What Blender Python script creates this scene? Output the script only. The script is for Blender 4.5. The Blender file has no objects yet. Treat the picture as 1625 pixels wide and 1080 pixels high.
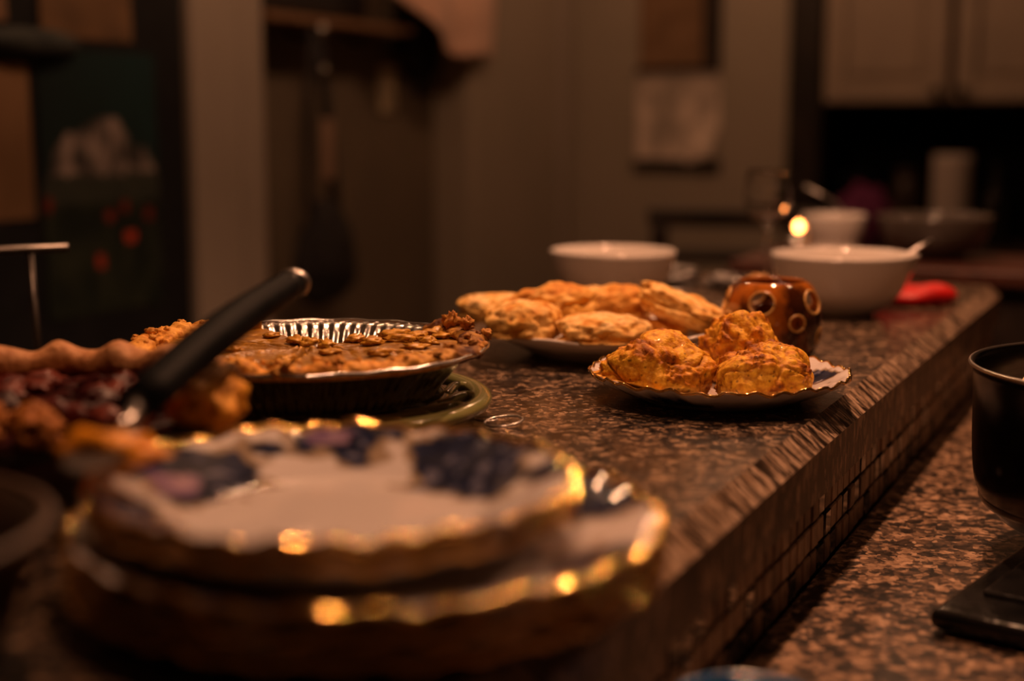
import bpy, bmesh, math, random
from mathutils import Vector, Matrix, noise
PI = math.pi
random.seed(4)
SC = bpy.context.scene
COL = SC.collection
B = 1.05                      # height of the raised bar top
TH = math.radians(25.6)       # the photographer stands askew to the bar
CT, ST = math.cos(TH), math.sin(TH)

# ------------------------------------------------------------------ camera
cam_d = bpy.data.cameras.new('camera')
cam = bpy.data.objects.new('camera', cam_d)
COL.objects.link(cam)
cam.location = (0, 0, B + .21)
PITCH = math.atan(345 / 2256.94)
cam.rotation_euler = (PI / 2 - PITCH, 0, TH)
cam_d.lens = 50
cam_d.sensor_width = 36
cam_d.clip_start = .02
cam_d.dof.use_dof = True
cam_d.dof.focus_distance = 1.065
cam_d.dof.aperture_fstop = 2.45
SC.camera = cam

# ------------------------------------------------------------------ world, exposure, lamps
SC.view_settings.view_transform = 'Standard'
SC.view_settings.look = 'None'
SC.view_settings.gamma = 1
SC.view_settings.exposure = 0
SC.view_settings.use_curve_mapping = False
W = bpy.data.worlds.new('night')
SC.world = W
W.use_nodes = True
W.node_tree.nodes['Background'].inputs[0].default_value = (.35, .45, .5, 1)
W.node_tree.nodes['Background'].inputs[1].default_value = .012
WARM = (1.0, .46, .24)
WARM2 = (1.0, .49, .25)


def lamp(name, loc, power, radius=.03, color=WARM, spot=None, aim=None):
    ld = bpy.data.lights.new(name, 'SPOT' if spot else 'POINT')
    ld.energy = power
    ld.color = color
    ld.shadow_soft_size = radius
    if spot:
        ld.spot_size = math.radians(spot)
        ld.spot_blend = .6
    o = bpy.data.objects.new(name, ld)
    COL.objects.link(o)
    o.location = loc
    if aim:
        o.rotation_euler = (Vector(aim) - Vector(loc)).to_track_quat('-Z', 'Y').to_euler()
    return o


lamp('bar_ceiling_light', (-.36, 1.42, 2.12), 50.0, .012, spot=122, aim=(-.36, 1.42, 0))
lamp('bar_ceiling_light', (-.34, .60, 2.12), 17.0, .012, spot=100, aim=(-.34, .75, 0))
lamp('bar_ceiling_light', (-.36, 2.15, 2.12), 9.0, .012, spot=122, aim=(-.36, 2.15, 0))
lamp('dining_pendant_light', (-1.13, 1.92, 2.22), 6.5, .015, WARM2)
lamp('dining_pendant_light', (-1.22, 2.12, 2.22), 5.6, .015, WARM2)
lamp('kitchen_ceiling_light', (.22, 1.62, 2.40), 6.5, .012, spot=90, aim=(.10, 1.1, 0))
lamp('hall_ceiling_light', (-.98, 3.50, 2.38), 7.5, .06, WARM2)


# ------------------------------------------------------------------ materials
def V4(c): return (c[0], c[1], c[2], 1)


def mat(name, color, rough=.5, metal=0, color2=None, scale=30, bump=0, bscale=None, detail=4, spec=.5,
        lo=.4, hi=.6, coat=0, trans=0, ior=1.45, sheen=0, sss=0, stretch=None):
    m = bpy.data.materials.new(name)
    m.use_nodes = True
    nt = m.node_tree
    b = nt.nodes['Principled BSDF']
    b.inputs['Base Color'].default_value = V4(color)
    b.inputs['Roughness'].default_value = rough
    b.inputs['Metallic'].default_value = metal
    b.inputs['Specular IOR Level'].default_value = spec
    b.inputs['Coat Weight'].default_value = coat
    b.inputs['Coat Roughness'].default_value = .08
    b.inputs['Transmission Weight'].default_value = trans
    b.inputs['IOR'].default_value = ior
    b.inputs['Sheen Weight'].default_value = sheen
    if sss:
        b.inputs['Subsurface Weight'].default_value = sss
        b.inputs['Subsurface Radius'].default_value = (.01, .005, .002)
        b.inputs['Subsurface Scale'].default_value = 1
    tc = nt.nodes.new('ShaderNodeTexCoord')
    src = tc.outputs['Object']
    if stretch:
        mp = nt.nodes.new('ShaderNodeMapping')
        mp.inputs['Scale'].default_value = stretch
        nt.links.new(src, mp.inputs['Vector'])
        src = mp.outputs['Vector']
    if color2 is not None:
        n = nt.nodes.new('ShaderNodeTexNoise')
        n.inputs['Scale'].default_value = scale
        n.inputs['Detail'].default_value = detail
        nt.links.new(src, n.inputs['Vector'])
        r = nt.nodes.new('ShaderNodeValToRGB')
        r.color_ramp.elements[0].position = lo
        r.color_ramp.elements[1].position = hi
        r.color_ramp.elements[0].color = V4(color)
        r.color_ramp.elements[1].color = V4(color2)
        nt.links.new(n.outputs['Fac'], r.inputs['Fac'])
        nt.links.new(r.outputs['Color'], b.inputs['Base Color'])
    if bump:
        n2 = nt.nodes.new('ShaderNodeTexNoise')
        n2.inputs['Scale'].default_value = bscale or scale
        n2.inputs['Detail'].default_value = 5
        nt.links.new(src, n2.inputs['Vector'])
        bp = nt.nodes.new('ShaderNodeBump')
        bp.inputs['Strength'].default_value = 1
        bp.inputs['Distance'].default_value = bump
        nt.links.new(n2.outputs['Fac'], bp.inputs['Height'])
        nt.links.new(bp.outputs['Normal'], b.inputs['Normal'])
    return m


def ramp_node(nt, stops, interp='LINEAR'):
    r = nt.nodes.new('ShaderNodeValToRGB')
    cr = r.color_ramp
    cr.interpolation = interp
    while len(cr.elements) < len(stops):
        cr.elements.new(.5)
    for e, (p, c) in zip(cr.elements, stops):
        e.position = p
        e.color = V4(c)
    return r


def granite(name, stops, scale, rough, stretch=(1, 1, 1), speck=.5, bump=.0006):
    m = bpy.data.materials.new(name)
    m.use_nodes = True
    nt = m.node_tree
    L = nt.links.new
    b = nt.nodes['Principled BSDF']
    tc = nt.nodes.new('ShaderNodeTexCoord')
    mp = nt.nodes.new('ShaderNodeMapping')
    mp.inputs['Scale'].default_value = stretch
    L(tc.outputs['Object'], mp.inputs['Vector'])
    n = nt.nodes.new('ShaderNodeTexNoise')          # broad clouds
    n.inputs['Scale'].default_value = scale
    n.inputs['Detail'].default_value = 8
    n.inputs['Roughness'].default_value = .7
    n.inputs['Distortion'].default_value = .25
    L(mp.outputs['Vector'], n.inputs['Vector'])
    w = nt.nodes.new('ShaderNodeTexNoise')          # warps the crystal outlines
    w.inputs['Scale'].default_value = scale * 4
    w.inputs['Detail'].default_value = 3
    L(mp.outputs['Vector'], w.inputs['Vector'])
    ad = nt.nodes.new('ShaderNodeVectorMath')
    ad.operation = 'MULTIPLY_ADD'
    k = .22 / scale
    ad.inputs[1].default_value = (k * 2, k * 2, k * 2)
    L(w.outputs['Color'], ad.inputs[0])
    L(mp.outputs['Vector'], ad.inputs[2])
    v = nt.nodes.new('ShaderNodeTexVoronoi')        # crystals
    v.inputs['Scale'].default_value = scale * 4.5
    L(ad.outputs['Vector'], v.inputs['Vector'])
    mx0 = nt.nodes.new('ShaderNodeMix')
    mx0.data_type = 'FLOAT'
    mx0.inputs[0].default_value = .36
    L(n.outputs['Fac'], mx0.inputs[2])
    L(v.outputs['Color'], mx0.inputs[3])
    r = ramp_node(nt, stops)
    L(mx0.outputs[0], r.inputs['Fac'])
    v2 = nt.nodes.new('ShaderNodeTexVoronoi')       # dark mica flecks
    v2.inputs['Scale'].default_value = scale * 2.4
    v2.inputs['Randomness'].default_value = 1
    L(ad.outputs['Vector'], v2.inputs['Vector'])
    r2 = ramp_node(nt, [(speck - .01, (.06, .055, .06)), (speck + .03, (1, 1, 1))])
    sx = nt.nodes.new('ShaderNodeSeparateColor')
    L(v2.outputs['Color'], sx.inputs[0])
    L(sx.outputs[1], r2.inputs['Fac'])
    mx = nt.nodes.new('ShaderNodeMix')
    mx.data_type = 'RGBA'
    mx.blend_type = 'MULTIPLY'
    mx.inputs[0].default_value = .9
    L(r.outputs['Color'], mx.inputs[6])
    L(r2.outputs['Color'], mx.inputs[7])
    L(mx.outputs[2], b.inputs['Base Color'])
    b.inputs['Roughness'].default_value = rough
    bp = nt.nodes.new('ShaderNodeBump')
    bp.inputs['Distance'].default_value = bump
    L(mx0.outputs[0], bp.inputs['Height'])
    L(bp.outputs['Normal'], b.inputs['Normal'])
    return m


def attr_mat(name, rough=.5, spec=.5, coat=0, bump=0, bscale=60, fine=None, sss=0):
    """colour read from the mesh's own 'print' colour attribute"""
    m = bpy.data.materials.new(name)
    m.use_nodes = True
    nt = m.node_tree
    b = nt.nodes['Principled BSDF']
    a = nt.nodes.new('ShaderNodeAttribute')
    a.attribute_name = 'print'
    out = a.outputs['Color']
    if fine:
        tc = nt.nodes.new('ShaderNodeTexCoord')
        n = nt.nodes.new('ShaderNodeTexNoise')
        n.inputs['Scale'].default_value = fine[0]
        n.inputs['Detail'].default_value = 6
        nt.links.new(tc.outputs['Object'], n.inputs['Vector'])
        r = ramp_node(nt, [(.32, fine[1]), (.62, (1, 1, 1))])
        nt.links.new(n.outputs['Fac'], r.inputs['Fac'])
        mx = nt.nodes.new('ShaderNodeMix')
        mx.data_type = 'RGBA'
        mx.blend_type = 'MULTIPLY'
        mx.inputs[0].default_value = 1
        nt.links.new(out, mx.inputs[6])
        nt.links.new(r.outputs['Color'], mx.inputs[7])
        out = mx.outputs[2]
    nt.links.new(out, b.inputs['Base Color'])
    b.inputs['Roughness'].default_value = rough
    b.inputs['Specular IOR Level'].default_value = spec
    b.inputs['Coat Weight'].default_value = coat
    if sss:
        b.inputs['Subsurface Weight'].default_value = sss
        b.inputs['Subsurface Radius'].default_value = (.006, .003, .001)
        b.inputs['Subsurface Scale'].default_value = 1
    if bump:
        tc = nt.nodes.new('ShaderNodeTexCoord')
        n = nt.nodes.new('ShaderNodeTexNoise')
        n.inputs['Scale'].default_value = bscale
        n.inputs['Detail'].default_value = 6
        nt.links.new(tc.outputs['Object'], n.inputs['Vector'])
        bp = nt.nodes.new('ShaderNodeBump')
        bp.inputs['Distance'].default_value = bump
        nt.links.new(n.outputs['Fac'], bp.inputs['Height'])
        nt.links.new(bp.outputs['Normal'], b.inputs['Normal'])
    return m


def emit(name, color, strength):
    m = bpy.data.materials.new(name)
    m.use_nodes = True
    b = m.node_tree.nodes['Principled BSDF']
    b.inputs['Base Color'].default_value = V4(color)
    b.inputs['Emission Color'].default_value = V4(color)
    b.inputs['Emission Strength'].default_value = strength
    return m


M = {}
M['granite'] = granite('speckled_granite', [(.34, (.008, .008, .010)), (.44, (.028, .023, .022)), (.51, (.075, .052, .036)),
                                            (.58, (.22, .14, .085)), (.70, (.46, .32, .21))], 62, .2, (1, 1.0, 1), .24, .0004)
M['granite_edge'] = granite('chiselled_granite', [(.34, (.02, .018, .018)), (.44, (.10, .065, .045)), (.52, (.30, .20, .13)),
                                                  (.64, (.62, .45, .32))], 60, .22, (.35, 1.5, .35), .22, .0010)
M['granite_front'] = granite('streaked_granite_face', [(.36, (.008, .008, .008)), (.45, (.03, .022, .016)), (.53, (.14, .09, .055)),
                                                  (.64, (.55, .38, .25))], 34, .35, (1, 1.7, .6), .30, .0008)
M['granite_low'] = granite('pinkish_granite', [(.36, (.014, .011, .010)), (.45, (.06, .038, .025)), (.51, (.15, .09, .055)),
                                               (.57, (.30, .185, .11)), (.68, (.52, .34, .22))], 44, .33, (1, 1, 1), .22)
M['wall'] = mat('beige_wall_paint', (.40, .35, .28), .7, color2=(.43, .37, .30), scale=3, bump=.0006, bscale=120)
M['wall_dark'] = mat('brown_wall_surface', (.17, .135, .10), .7, color2=(.20, .155, .11), scale=4, bump=.0006, bscale=120)  # darker brown tone on the niche and alcove walls
M['casing'] = mat('painted_casing', (.46, .40, .35), .45, color2=(.44, .38, .33), scale=5)
M['ceiling'] = mat('ceiling_paint', (.26, .24, .21), .8, color2=(.28, .25, .22), scale=4)
M['floor'] = mat('dark_floor_wood', (.08, .05, .03), .4, color2=(.13, .08, .05), scale=6, stretch=(1, 8, 1))
M['cabinet'] = mat('cream_cabinet_paint', (.40, .32, .25), .5, color2=(.36, .29, .23), scale=6)
M['darkwood'] = mat('black_stained_wood', (.02, .015, .013), .35, color2=(.035, .025, .02), scale=12, stretch=(1, 10, 1))
M['redwood'] = mat('reddish_table_wood', (.055, .02, .014), .4, color2=(.08, .028, .02), scale=12, stretch=(8, 1, 1))
M['black'] = mat('black_plastic', (.004, .005, .006), .5, spec=.03, color2=(.007, .008, .009), scale=40)
M['black_gloss'] = mat('black_enamel', (.006, .006, .006), .1, color2=(.012, .011, .011), scale=30, bump=.0003, bscale=200)
M['black_cloth'] = mat('black_cloth', (.02, .02, .025), .9, color2=(.035, .03, .03), scale=60, bump=.002, bscale=80)
M['fridge'] = mat('black_fridge_enamel', (.012, .014, .018), .4, color2=(.016, .018, .022), scale=20)
M['steel'] = mat('brushed_steel', (.55, .52, .5), .28, 1, color2=(.48, .46, .44), scale=60, stretch=(1, 1, 12))
M['pot_steel'] = mat('dark_cookware_steel', (.045, .04, .038), .24, 1, color2=(.035, .03, .03), scale=60, stretch=(1, 1, 12))
M['foil'] = mat('aluminium_foil', (.80, .78, .76), .2, 1, color2=(.7, .68, .66), scale=80, bump=.0006, bscale=160)
M['gold'] = mat('gold_rim_glaze', (1, .62, .20), .06, 1, color2=(.95, .55, .16), scale=60, bump=.0002, bscale=160)
M['porcelain'] = attr_mat('printed_porcelain', .1, .5, .3)
M['white_glaze'] = mat('white_glaze', (.70, .66, .63), .09, color2=(.75, .69, .64), scale=6, coat=.3)
M['glaze_dim'] = mat('grey_white_glaze', (.55, .48, .44), .25, color2=(.5, .44, .4), scale=6, coat=.2)
M['green'] = mat('olive_green_glaze', (.20, .21, .07), .2, color2=(.27, .26, .10), scale=30, coat=.7, bump=.0004, bscale=60)
M['amber'] = mat('amber_brown_glaze', (.40, .12, .013), .08, color2=(.05, .012, .003), scale=34, coat=.8, lo=.45, hi=.6, stretch=(1, 1, .5))
M['amber_rim'] = mat('tan_glaze_edge', (.75, .45, .15), .2, color2=(.6, .33, .1), scale=60, coat=.6)
M['glass'] = mat('clear_glass', (1, 1, 1), .02, trans=1, ior=1.45, color2=(.98, .99, .99), scale=3)
M['red'] = mat('red_silicone', (.55, .006, .004), .45, color2=(.45, .004, .003), scale=30, bump=.001, bscale=50)
M['blue'] = mat('blue_glaze', (.005, .15, .42), .12, color2=(.008, .18, .48), scale=12, coat=.6)
M['grey_bowl'] = mat('dark_grey_glaze', (.10, .085, .075), .2, color2=(.08, .07, .06), scale=12, coat=.4)
M['dim_steel'] = mat('dull_chrome', (.22, .2, .19), .35, 1, color2=(.18, .17, .16), scale=60)
M['darkdish'] = mat('dark_brown_stoneware', (.028, .016, .010), .4, color2=(.045, .026, .016), scale=18, coat=.2)
M['darkdish_rim'] = mat('tan_stoneware_rim', (.075, .042, .024), .5, color2=(.055, .03, .018), scale=22)
M['purple'] = mat('purple_cloth', (.14, .02, .09), .8, color2=(.2, .03, .12), scale=20)
M['cloth'] = mat('beige_towel', (.95, .62, .48), .9, color2=(.88, .56, .42), scale=40, bump=.002, bscale=160, sheen=.3)
M['paper'] = mat('cream_paper', (.95, .80, .70), .8, color2=(.48, .41, .35), scale=10)
M['brownpaper'] = mat('brown_card', (.30, .18, .10), .8, color2=(.22, .13, .07), scale=12)
M['ivory'] = mat('ivory_plastic', (.85, .72, .48), .4, color2=(.52, .44, .32), scale=20)
M['grout'] = mat('dark_grout', (.010, .008, .007), .9, color2=(.016, .012, .01), scale=90, bump=.0005, bscale=300)
M['tile_a'] = mat('brown_stone_tile', (.20, .13, .08), .3, color2=(.34, .23, .15), scale=60, bump=.0004, bscale=200)
M['tile_b'] = mat('dark_glass_tile', (.008, .008, .009), .15, color2=(.016, .014, .013), scale=60, coat=.6)
M['tile_c'] = mat('copper_stone_tile', (.24, .15, .09), .4, color2=(.11, .07, .045), scale=50, bump=.0004, bscale=200)
M['wax'] = mat('candle_wax', (.75, .55, .35), .5, color2=(.7, .5, .3), scale=20, sss=.3)
M['flame'] = emit('candle_flame', (1, .29, .065), 30)
M['potato'] = mat('mashed_potato', (.72, .62, .45), .6, color2=(.66, .55, .38), scale=60, bump=.003, bscale=90, sss=.2)
M['tag'] = mat('brown_leather_tag', (.34, .22, .16), .7, color2=(.38, .25, .18), scale=30)
M['crust'] = attr_mat('baked_crust', .6, .22, 0, .0012, 260, (210, (.62, .5, .38)))
M['scone'] = attr_mat('browned_scone_dough', .55, .22, .03, .0014, 260, (240, (.60, .44, .28)))
M['biscuit'] = attr_mat('pale_biscuit_dough', .65, .2, 0, .0020, 170, (120, (.72, .54, .30)))
M['pumpkin'] = attr_mat('pumpkin_filling', .35, .35, .08, .0012, 150, (90, (.6, .5, .4)))
M['berry'] = attr_mat('berry_filling', .38, .15, 0, .0008, 120)
M['poster'] = attr_mat('printed_sheet', .7, .3)


# ------------------------------------------------------------------ object helpers
def V(x, d, z=0.0):
    """plan position: x metres to the right of and d metres ahead of the tripod, z above the bar top"""
    return Vector((x * CT - d * ST, x * ST + d * CT, B + z))


def link(name, verts, faces, material, parent=None, smooth=True, colors=None, loc=None, rotz=0, recalc=True):
    me = bpy.data.meshes.new(name)
    me.from_pydata([tuple(v) for v in verts], [], faces)
    me.update()
    if recalc:
        bm_ = bmesh.new(); bm_.from_mesh(me)
        bmesh.ops.recalc_face_normals(bm_, faces=bm_.faces)
        bm_.to_mesh(me); bm_.free()
    if smooth:
        me.polygons.foreach_set('use_smooth', [True] * len(me.polygons))
    if colors is not None:
        a = me.color_attributes.new('print', 'FLOAT_COLOR', 'POINT')
        flat = []
        for c in colors:
            flat += [c[0], c[1], c[2], 1]
        a.data.foreach_set('color', flat)
    me.materials.append(material)
    o = bpy.data.objects.new(name, me)
    COL.objects.link(o)
    if parent:
        o.parent = parent
    if loc is not None:
        o.location = loc
    if rotz:
        o.rotation_euler = (0, 0, rotz)
    return o


def tag(o, label=None, cat=None, group=None, kind=None):
    if label: o['label'] = label
    if cat: o['category'] = cat
    if group: o['group'] = group
    if kind: o['kind'] = kind
    return o


def thing(name, label, cat, loc, rotz=0, group=None):
    o = bpy.data.objects.new(name, None)
    o.empty_display_size = .02
    COL.objects.link(o)
    o.location = loc
    o.rotation_euler = (0, 0, rotz)
    return tag(o, label, cat, group)


def bm_link(name, bm, material, parent=None, smooth=False, loc=None, rotz=0):
    me = bpy.data.meshes.new(name)
    bmesh.ops.recalc_face_normals(bm, faces=bm.faces)
    bm.to_mesh(me)
    bm.free()
    if smooth:
        me.polygons.foreach_set('use_smooth', [True] * len(me.polygons))
    me.materials.append(material)
    o = bpy.data.objects.new(name, me)
    COL.objects.link(o)
    if parent: o.parent = parent
    if loc is not None: o.location = loc
    if rotz: o.rotation_euler = (0, 0, rotz)
    return o


def add_box(bm, x0, x1, y0, y1, z0, z1, bev=0, seg=2):
    r = bmesh.ops.create_cube(bm, size=1)
    for v in r['verts']:
        v.co = Vector((x0 + (v.co.x + .5) * (x1 - x0), y0 + (v.co.y + .5) * (y1 - y0), z0 + (v.co.z + .5) * (z1 - z0)))
    if bev:
        ed = list({e for v in r['verts'] for e in v.link_edges})
        bmesh.ops.bevel(bm, geom=ed, offset=bev, segments=seg, profile=.5, affect='EDGES')


def box(name, m, b, parent=None, bev=0, loc=None, rotz=0):
    bm = bmesh.new()
    add_box(bm, *b, bev=bev)
    return bm_link(name, bm, m, parent, False, loc, rotz)


def lathe(profile, seg=64, rf=None, zf=None):
    """profile: list of (r, z).  r == 0 gives a single pole vertex"""
    vs, fs, rows = [], [], []
    for (r, z) in profile:
        if r == 0:
            rows.append([len(vs)])
            vs.append(Vector((0, 0, z)))
        else:
            row = []
            for k in range(seg):
                p = 2 * PI * k / seg
                rr = r * (rf(p, r, z) if rf else 1)
                zz = z + (zf(p, r, z) if zf else 0)
                row.append(len(vs))
                vs.append(Vector((rr * math.cos(p), rr * math.sin(p), zz)))
            rows.append(row)
    for a, b in zip(rows, rows[1:]):
        for k in range(seg):
            k2 = (k + 1) % seg
            if len(a) == 1 and len(b) == 1: continue
            if len(a) == 1: fs.append((a[0], b[k], b[k2]))
            elif len(b) == 1: fs.append((a[k], b[0], a[k2]))
            else: fs.append((a[k], b[k], b[k2], a[k2]))
    return vs, fs


def subdiv_profile(pts, n):
    """smooth a polyline profile (Catmull-Rom)"""
    out = []
    P = [pts[0]] + list(pts) + [pts[-1]]
    for i in range(1, len(P) - 2):
        p0, p1, p2, p3 = P[i - 1], P[i], P[i + 1], P[i + 2]
        for k in range(n):
            t = k / n
            q = []
            for c in range(2):
                q.append(.5 * (2 * p1[c] + (p2[c] - p0[c]) * t + (2 * p0[c] - 5 * p1[c] + 4 * p2[c] - p3[c]) * t * t +
                               (3 * p1[c] - p0[c] - 3 * p2[c] + p3[c]) * t ** 3))
            out.append((max(q[0], 0) if i > 1 or k > 0 else p1[0], q[1]))
    out.append(tuple(pts[-1]))
    return [(0 if r < 1e-6 else r, z) for r, z in out]


def tube(path, rad, seg=8, closed=False, flat=1.0):
    """tube along a list of points; rad float or list"""
    vs, fs = [], []
    n = len(path)
    path = [Vector(p) for p in path]
    up = Vector((0, 0, 1))
    for i, p in enumerate(path):
        if closed: t = path[(i + 1) % n] - path[i - 1]
        else: t = path[min(i + 1, n - 1)] - path[max(i - 1, 0)]
        t.normalize()
        ref = up if abs(t.z) < .95 else Vector((1, 0, 0))
        s = t.cross(ref).normalized()
        u = s.cross(t)
        r = rad[i] if isinstance(rad, (list, tuple)) else rad
        for k in range(seg):
            a = 2 * PI * k / seg
            vs.append(p + s * (r * math.cos(a)) + u * (r * flat * math.sin(a)))
    m = n if closed else n - 1
    for i in range(m):
        j = (i + 1) % n
        for k in range(seg):
            k2 = (k + 1) % seg
            fs.append((i * seg + k, i * seg + k2, j * seg + k2, j * seg + k))
    if not closed:
        fs.append(tuple(range(seg))[::-1])
        fs.append(tuple((n - 1) * seg + k for k in range(seg)))
    return vs, fs


def merge(parts):
    vs, fs = [], []
    for v, f in parts:
        o = len(vs)
        vs += v
        fs += [tuple(i + o for i in q) for q in f]
    return vs, fs


def copy_tree(o, parent=None):
    c = o.copy()
    COL.objects.link(c)
    if parent: c.parent = parent
    for ch in [x for x in bpy.data.objects if x.parent == o]:
        copy_tree(ch, c)
    return c


def lerp(a, b, t): return tuple(a[i] + (b[i] - a[i]) * t for i in range(3))
def clamp(t): return 0 if t < 0 else 1 if t > 1 else t
def sm(a, b, x):
    t = clamp((x - a) / (b - a))
    return t * t * (3 - 2 * t)


# ================================================================== THE ROOM
def struct(name, m, b, bev=0, parent=None):
    o = box(name, m, b, parent, bev)
    if not parent: o['kind'] = 'structure'
    return o


struct('floor', M['floor'], (-3.0, 1.7, -1.6, 4.9, -.1, 0))
struct('ceiling', M['ceiling'], (-3.0, 1.7, -1.6, 4.9, 2.5, 2.6))
struct('wall_left', M['wall'], (-2.0, -1.79, -1.6, 1.22, 0, 2.5))
struct('wall_alcove', M['wall_dark'], (-2.62, -2.52, 1.22, 2.20, 0, 2.5))
pil = struct('wall_pillar', M['wall'], (-2.52, -1.83, 2.27, 2.55, 0, 2.5))
struct('trim_1', M['casing'], (-1.83, -1.79, 2.285, 2.44, 0, 2.5), .006)
struct('trim_2', M['casing'], (-1.83, -1.80, 2.455, 2.54, 0, 2.5), .006)
struct('wall_niche', M['wall_dark'], (-2.05, -1.90, 2.55, 3.47, 0, 2.5))
struct('wall_corner', M['wall'], (-2.05, -1.79, 3.47, 4.2, 0, 2.5), .008)
struct('trim_3', M['casing'], (-1.79, -1.775, 4.06, 4.12, 0, 2.5), .004)
struct('wall_back', M['wall'], (-2.05, -1.11, 4.2, 4.35, 0, 2.5))
struct('trim_4', M['darkwood'], (-1.105, -1.005, 4.18, 4.36, 0, 2.5), .006)
struct('wall_kitchen', M['black'], (-1.105, 1.7, 4.53, 4.7, 0, 2.5))
struct('wall_right', M['wall'], (1.5, 1.7, -1.6, 4.53, 0, 2.5))
struct('wall_front', M['wall'], (-3.0, 1.7, -1.8, -1.6, 0, 2.5))
struct('baseboard_left', M['casing'], (-1.79, -1.775, 3.47, 4.05, 0, .12), .004)
struct('baseboard_back', M['casing'], (-1.775, -1.12, 4.185, 4.2, 0, .12), .004)

# knee wall of the bar with its three rows of mosaic tile, every tile a piece
XW = -.232
bw = struct('wall_bar', M['grout'], (-.56, XW, .18, 1.92, 0, B - .0485))
tile_meshes = []
for q, key in enumerate(('tile_a', 'tile_b', 'tile_c', 'tile_a')):
    bm = bmesh.new()
    add_box(bm, -.004, .0045, -.0088, .0088, -.0088, .0088, bev=.0010, seg=1)
    me = bpy.data.meshes.new('tile')
    bm.to_mesh(me); bm.free()
    me.materials.append(M[key])
    tile_meshes.append(me)
rt = random.Random(11)
for row in range(3):
    for k in range(82):
        t = bpy.data.objects.new('tile', tile_meshes[rt.choice((0, 0, 1, 1, 2, 2, 3))])
        COL.objects.link(t)
        t.parent = bw
        t.location = (XW + rt.uniform(-.0006, .0006), .29 + k * .02, B - .0585 - row * .02)
        t.rotation_euler = (0, rt.uniform(-.02, .02), rt.uniform(-.02, .02))

# raised bar top: flat slab, chiselled 45 degree edge
def slab_profile(x0, x1, zt, thick, cham):
    return [(x0, zt - thick), (x0, zt), (x1 - cham, zt), (x1, zt - cham * .82), (x1, zt - thick)]


bar = thing('bar_worktop', 'raised speckled brown granite bar top with chiselled edge carrying the food', 'worktop', (0, 0, 0))
pf = slab_profile(-.70, -.222, B, .048, .016)
y0, y1 = .12, 1.94
vs = [(x, y0, z) for x, z in pf] + [(x, y1, z) for x, z in pf]
n = len(pf)
fs = [tuple(range(n)), tuple(range(2 * n - 1, n - 1, -1))] + [(i, n + i, n + (i + 1) % n, (i + 1) % n) for i in range(n) if i not in (2, 3)]
link('slab', vs, fs, M['granite'], bar, False)
link('front_face', [(-.222, y0, B - .0131), (-.222, y1, B - .0131), (-.222, y1, B - .048), (-.222, y0, B - .048)], [(0, 3, 2, 1)], M['granite_front'], bar, False, recalc=False)
# the chiselled strip, slightly uneven
ev, ef = [], []
NY, NX = 360, 5
for j in range(NY + 1):
    y = y0 + (y1 - y0) * j / NY
    for i in range(NX + 1):
        s = i / NX
        k = math.sin(PI * s)
        w = noise.noise(Vector((s * .6, y * 45, 3))) * .0006 + noise.noise(Vector((s * .4, y * 140, 9))) * .0004
        x = -.238 + .016 * s + k * w
        z = B - .0131 * s + k * w
        ev.append((x, y, z))
for j in range(NY):
    for i in range(NX):
        a = j * (NX + 1) + i
        ef.append((a, a + 1, a + NX + 2, a + NX + 1))
link('chiselled_edge', ev, ef, M['granite_edge'], bar, False)

# lower kitchen worktop and cabinet under it
LOW = B - .108
lw = box('kitchen_worktop', M['granite_low'], (-.228, .44, .16, 2.02, LOW - .04, LOW), bev=.004)
tag(lw, 'lower pinkish brown granite worktop along the tiled side of the bar', 'worktop')
cab = thing('base_cabinet', 'cream base cabinet under the lower granite worktop', 'cabinet', (0, 0, 0))
box('body', M['cabinet'], (-.22, .40, .18, 2.0, .08, LOW - .04), cab)
box('plinth', M['black'], (-.22, .36, .20, 1.98, 0, .08), cab)
for k in range(4):
    d = box('cabinet_door', M['cabinet'], (.40, .42, .2 + k * .45, .63 + k * .45, .1, LOW - .06), cab, .004)
    kb = box('handle', M['steel'], (.42, .44, .56 + k * .45, .575 + k * .45, .5, .6), d, .003)


# ================================================================== PLATES
WHITE = (.66, .62, .61)


def porcelain_color(p, R, sprays, seed):
    c = WHITE
    for (ang, rr, size, tint) in sprays:
        q = Vector((rr * R * math.cos(ang), rr * R * math.sin(ang), 0))
        dv = Vector((p.x, p.y, 0)) - q
        rad = Vector((math.cos(ang), math.sin(ang), 0))
        tan = Vector((-rad.y, rad.x, 0))
        u, v = dv.dot(tan) / (size * 1.55), dv.dot(rad) / size
        dd = math.hypot(u, v)
        if dd < 1.5:
            n1 = noise.noise(Vector((p.x * 60 + seed, p.y * 60, ang)))
            n2 = noise.noise(Vector((p.x * 150, p.y * 150 + seed, ang + 5)))
            if dd + n1 * .75 < 1.0:
                if tint and math.hypot(u - .35, v - .1) < .42 + n2 * .25: k = lerp((.40, .27, .34), (.16, .10, .20), clamp(.5 + n2 * 1.5))
                elif n2 > .42: k = (.14, .14, .20)
                else: k = lerp((.005, .009, .032), (.016, .026, .075), clamp(n2 * 2 + .2))
                c = k
            elif dd + n1 * .75 + n2 * .35 < 1.22:
                c = (.30, .23, .16)
    return c


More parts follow.
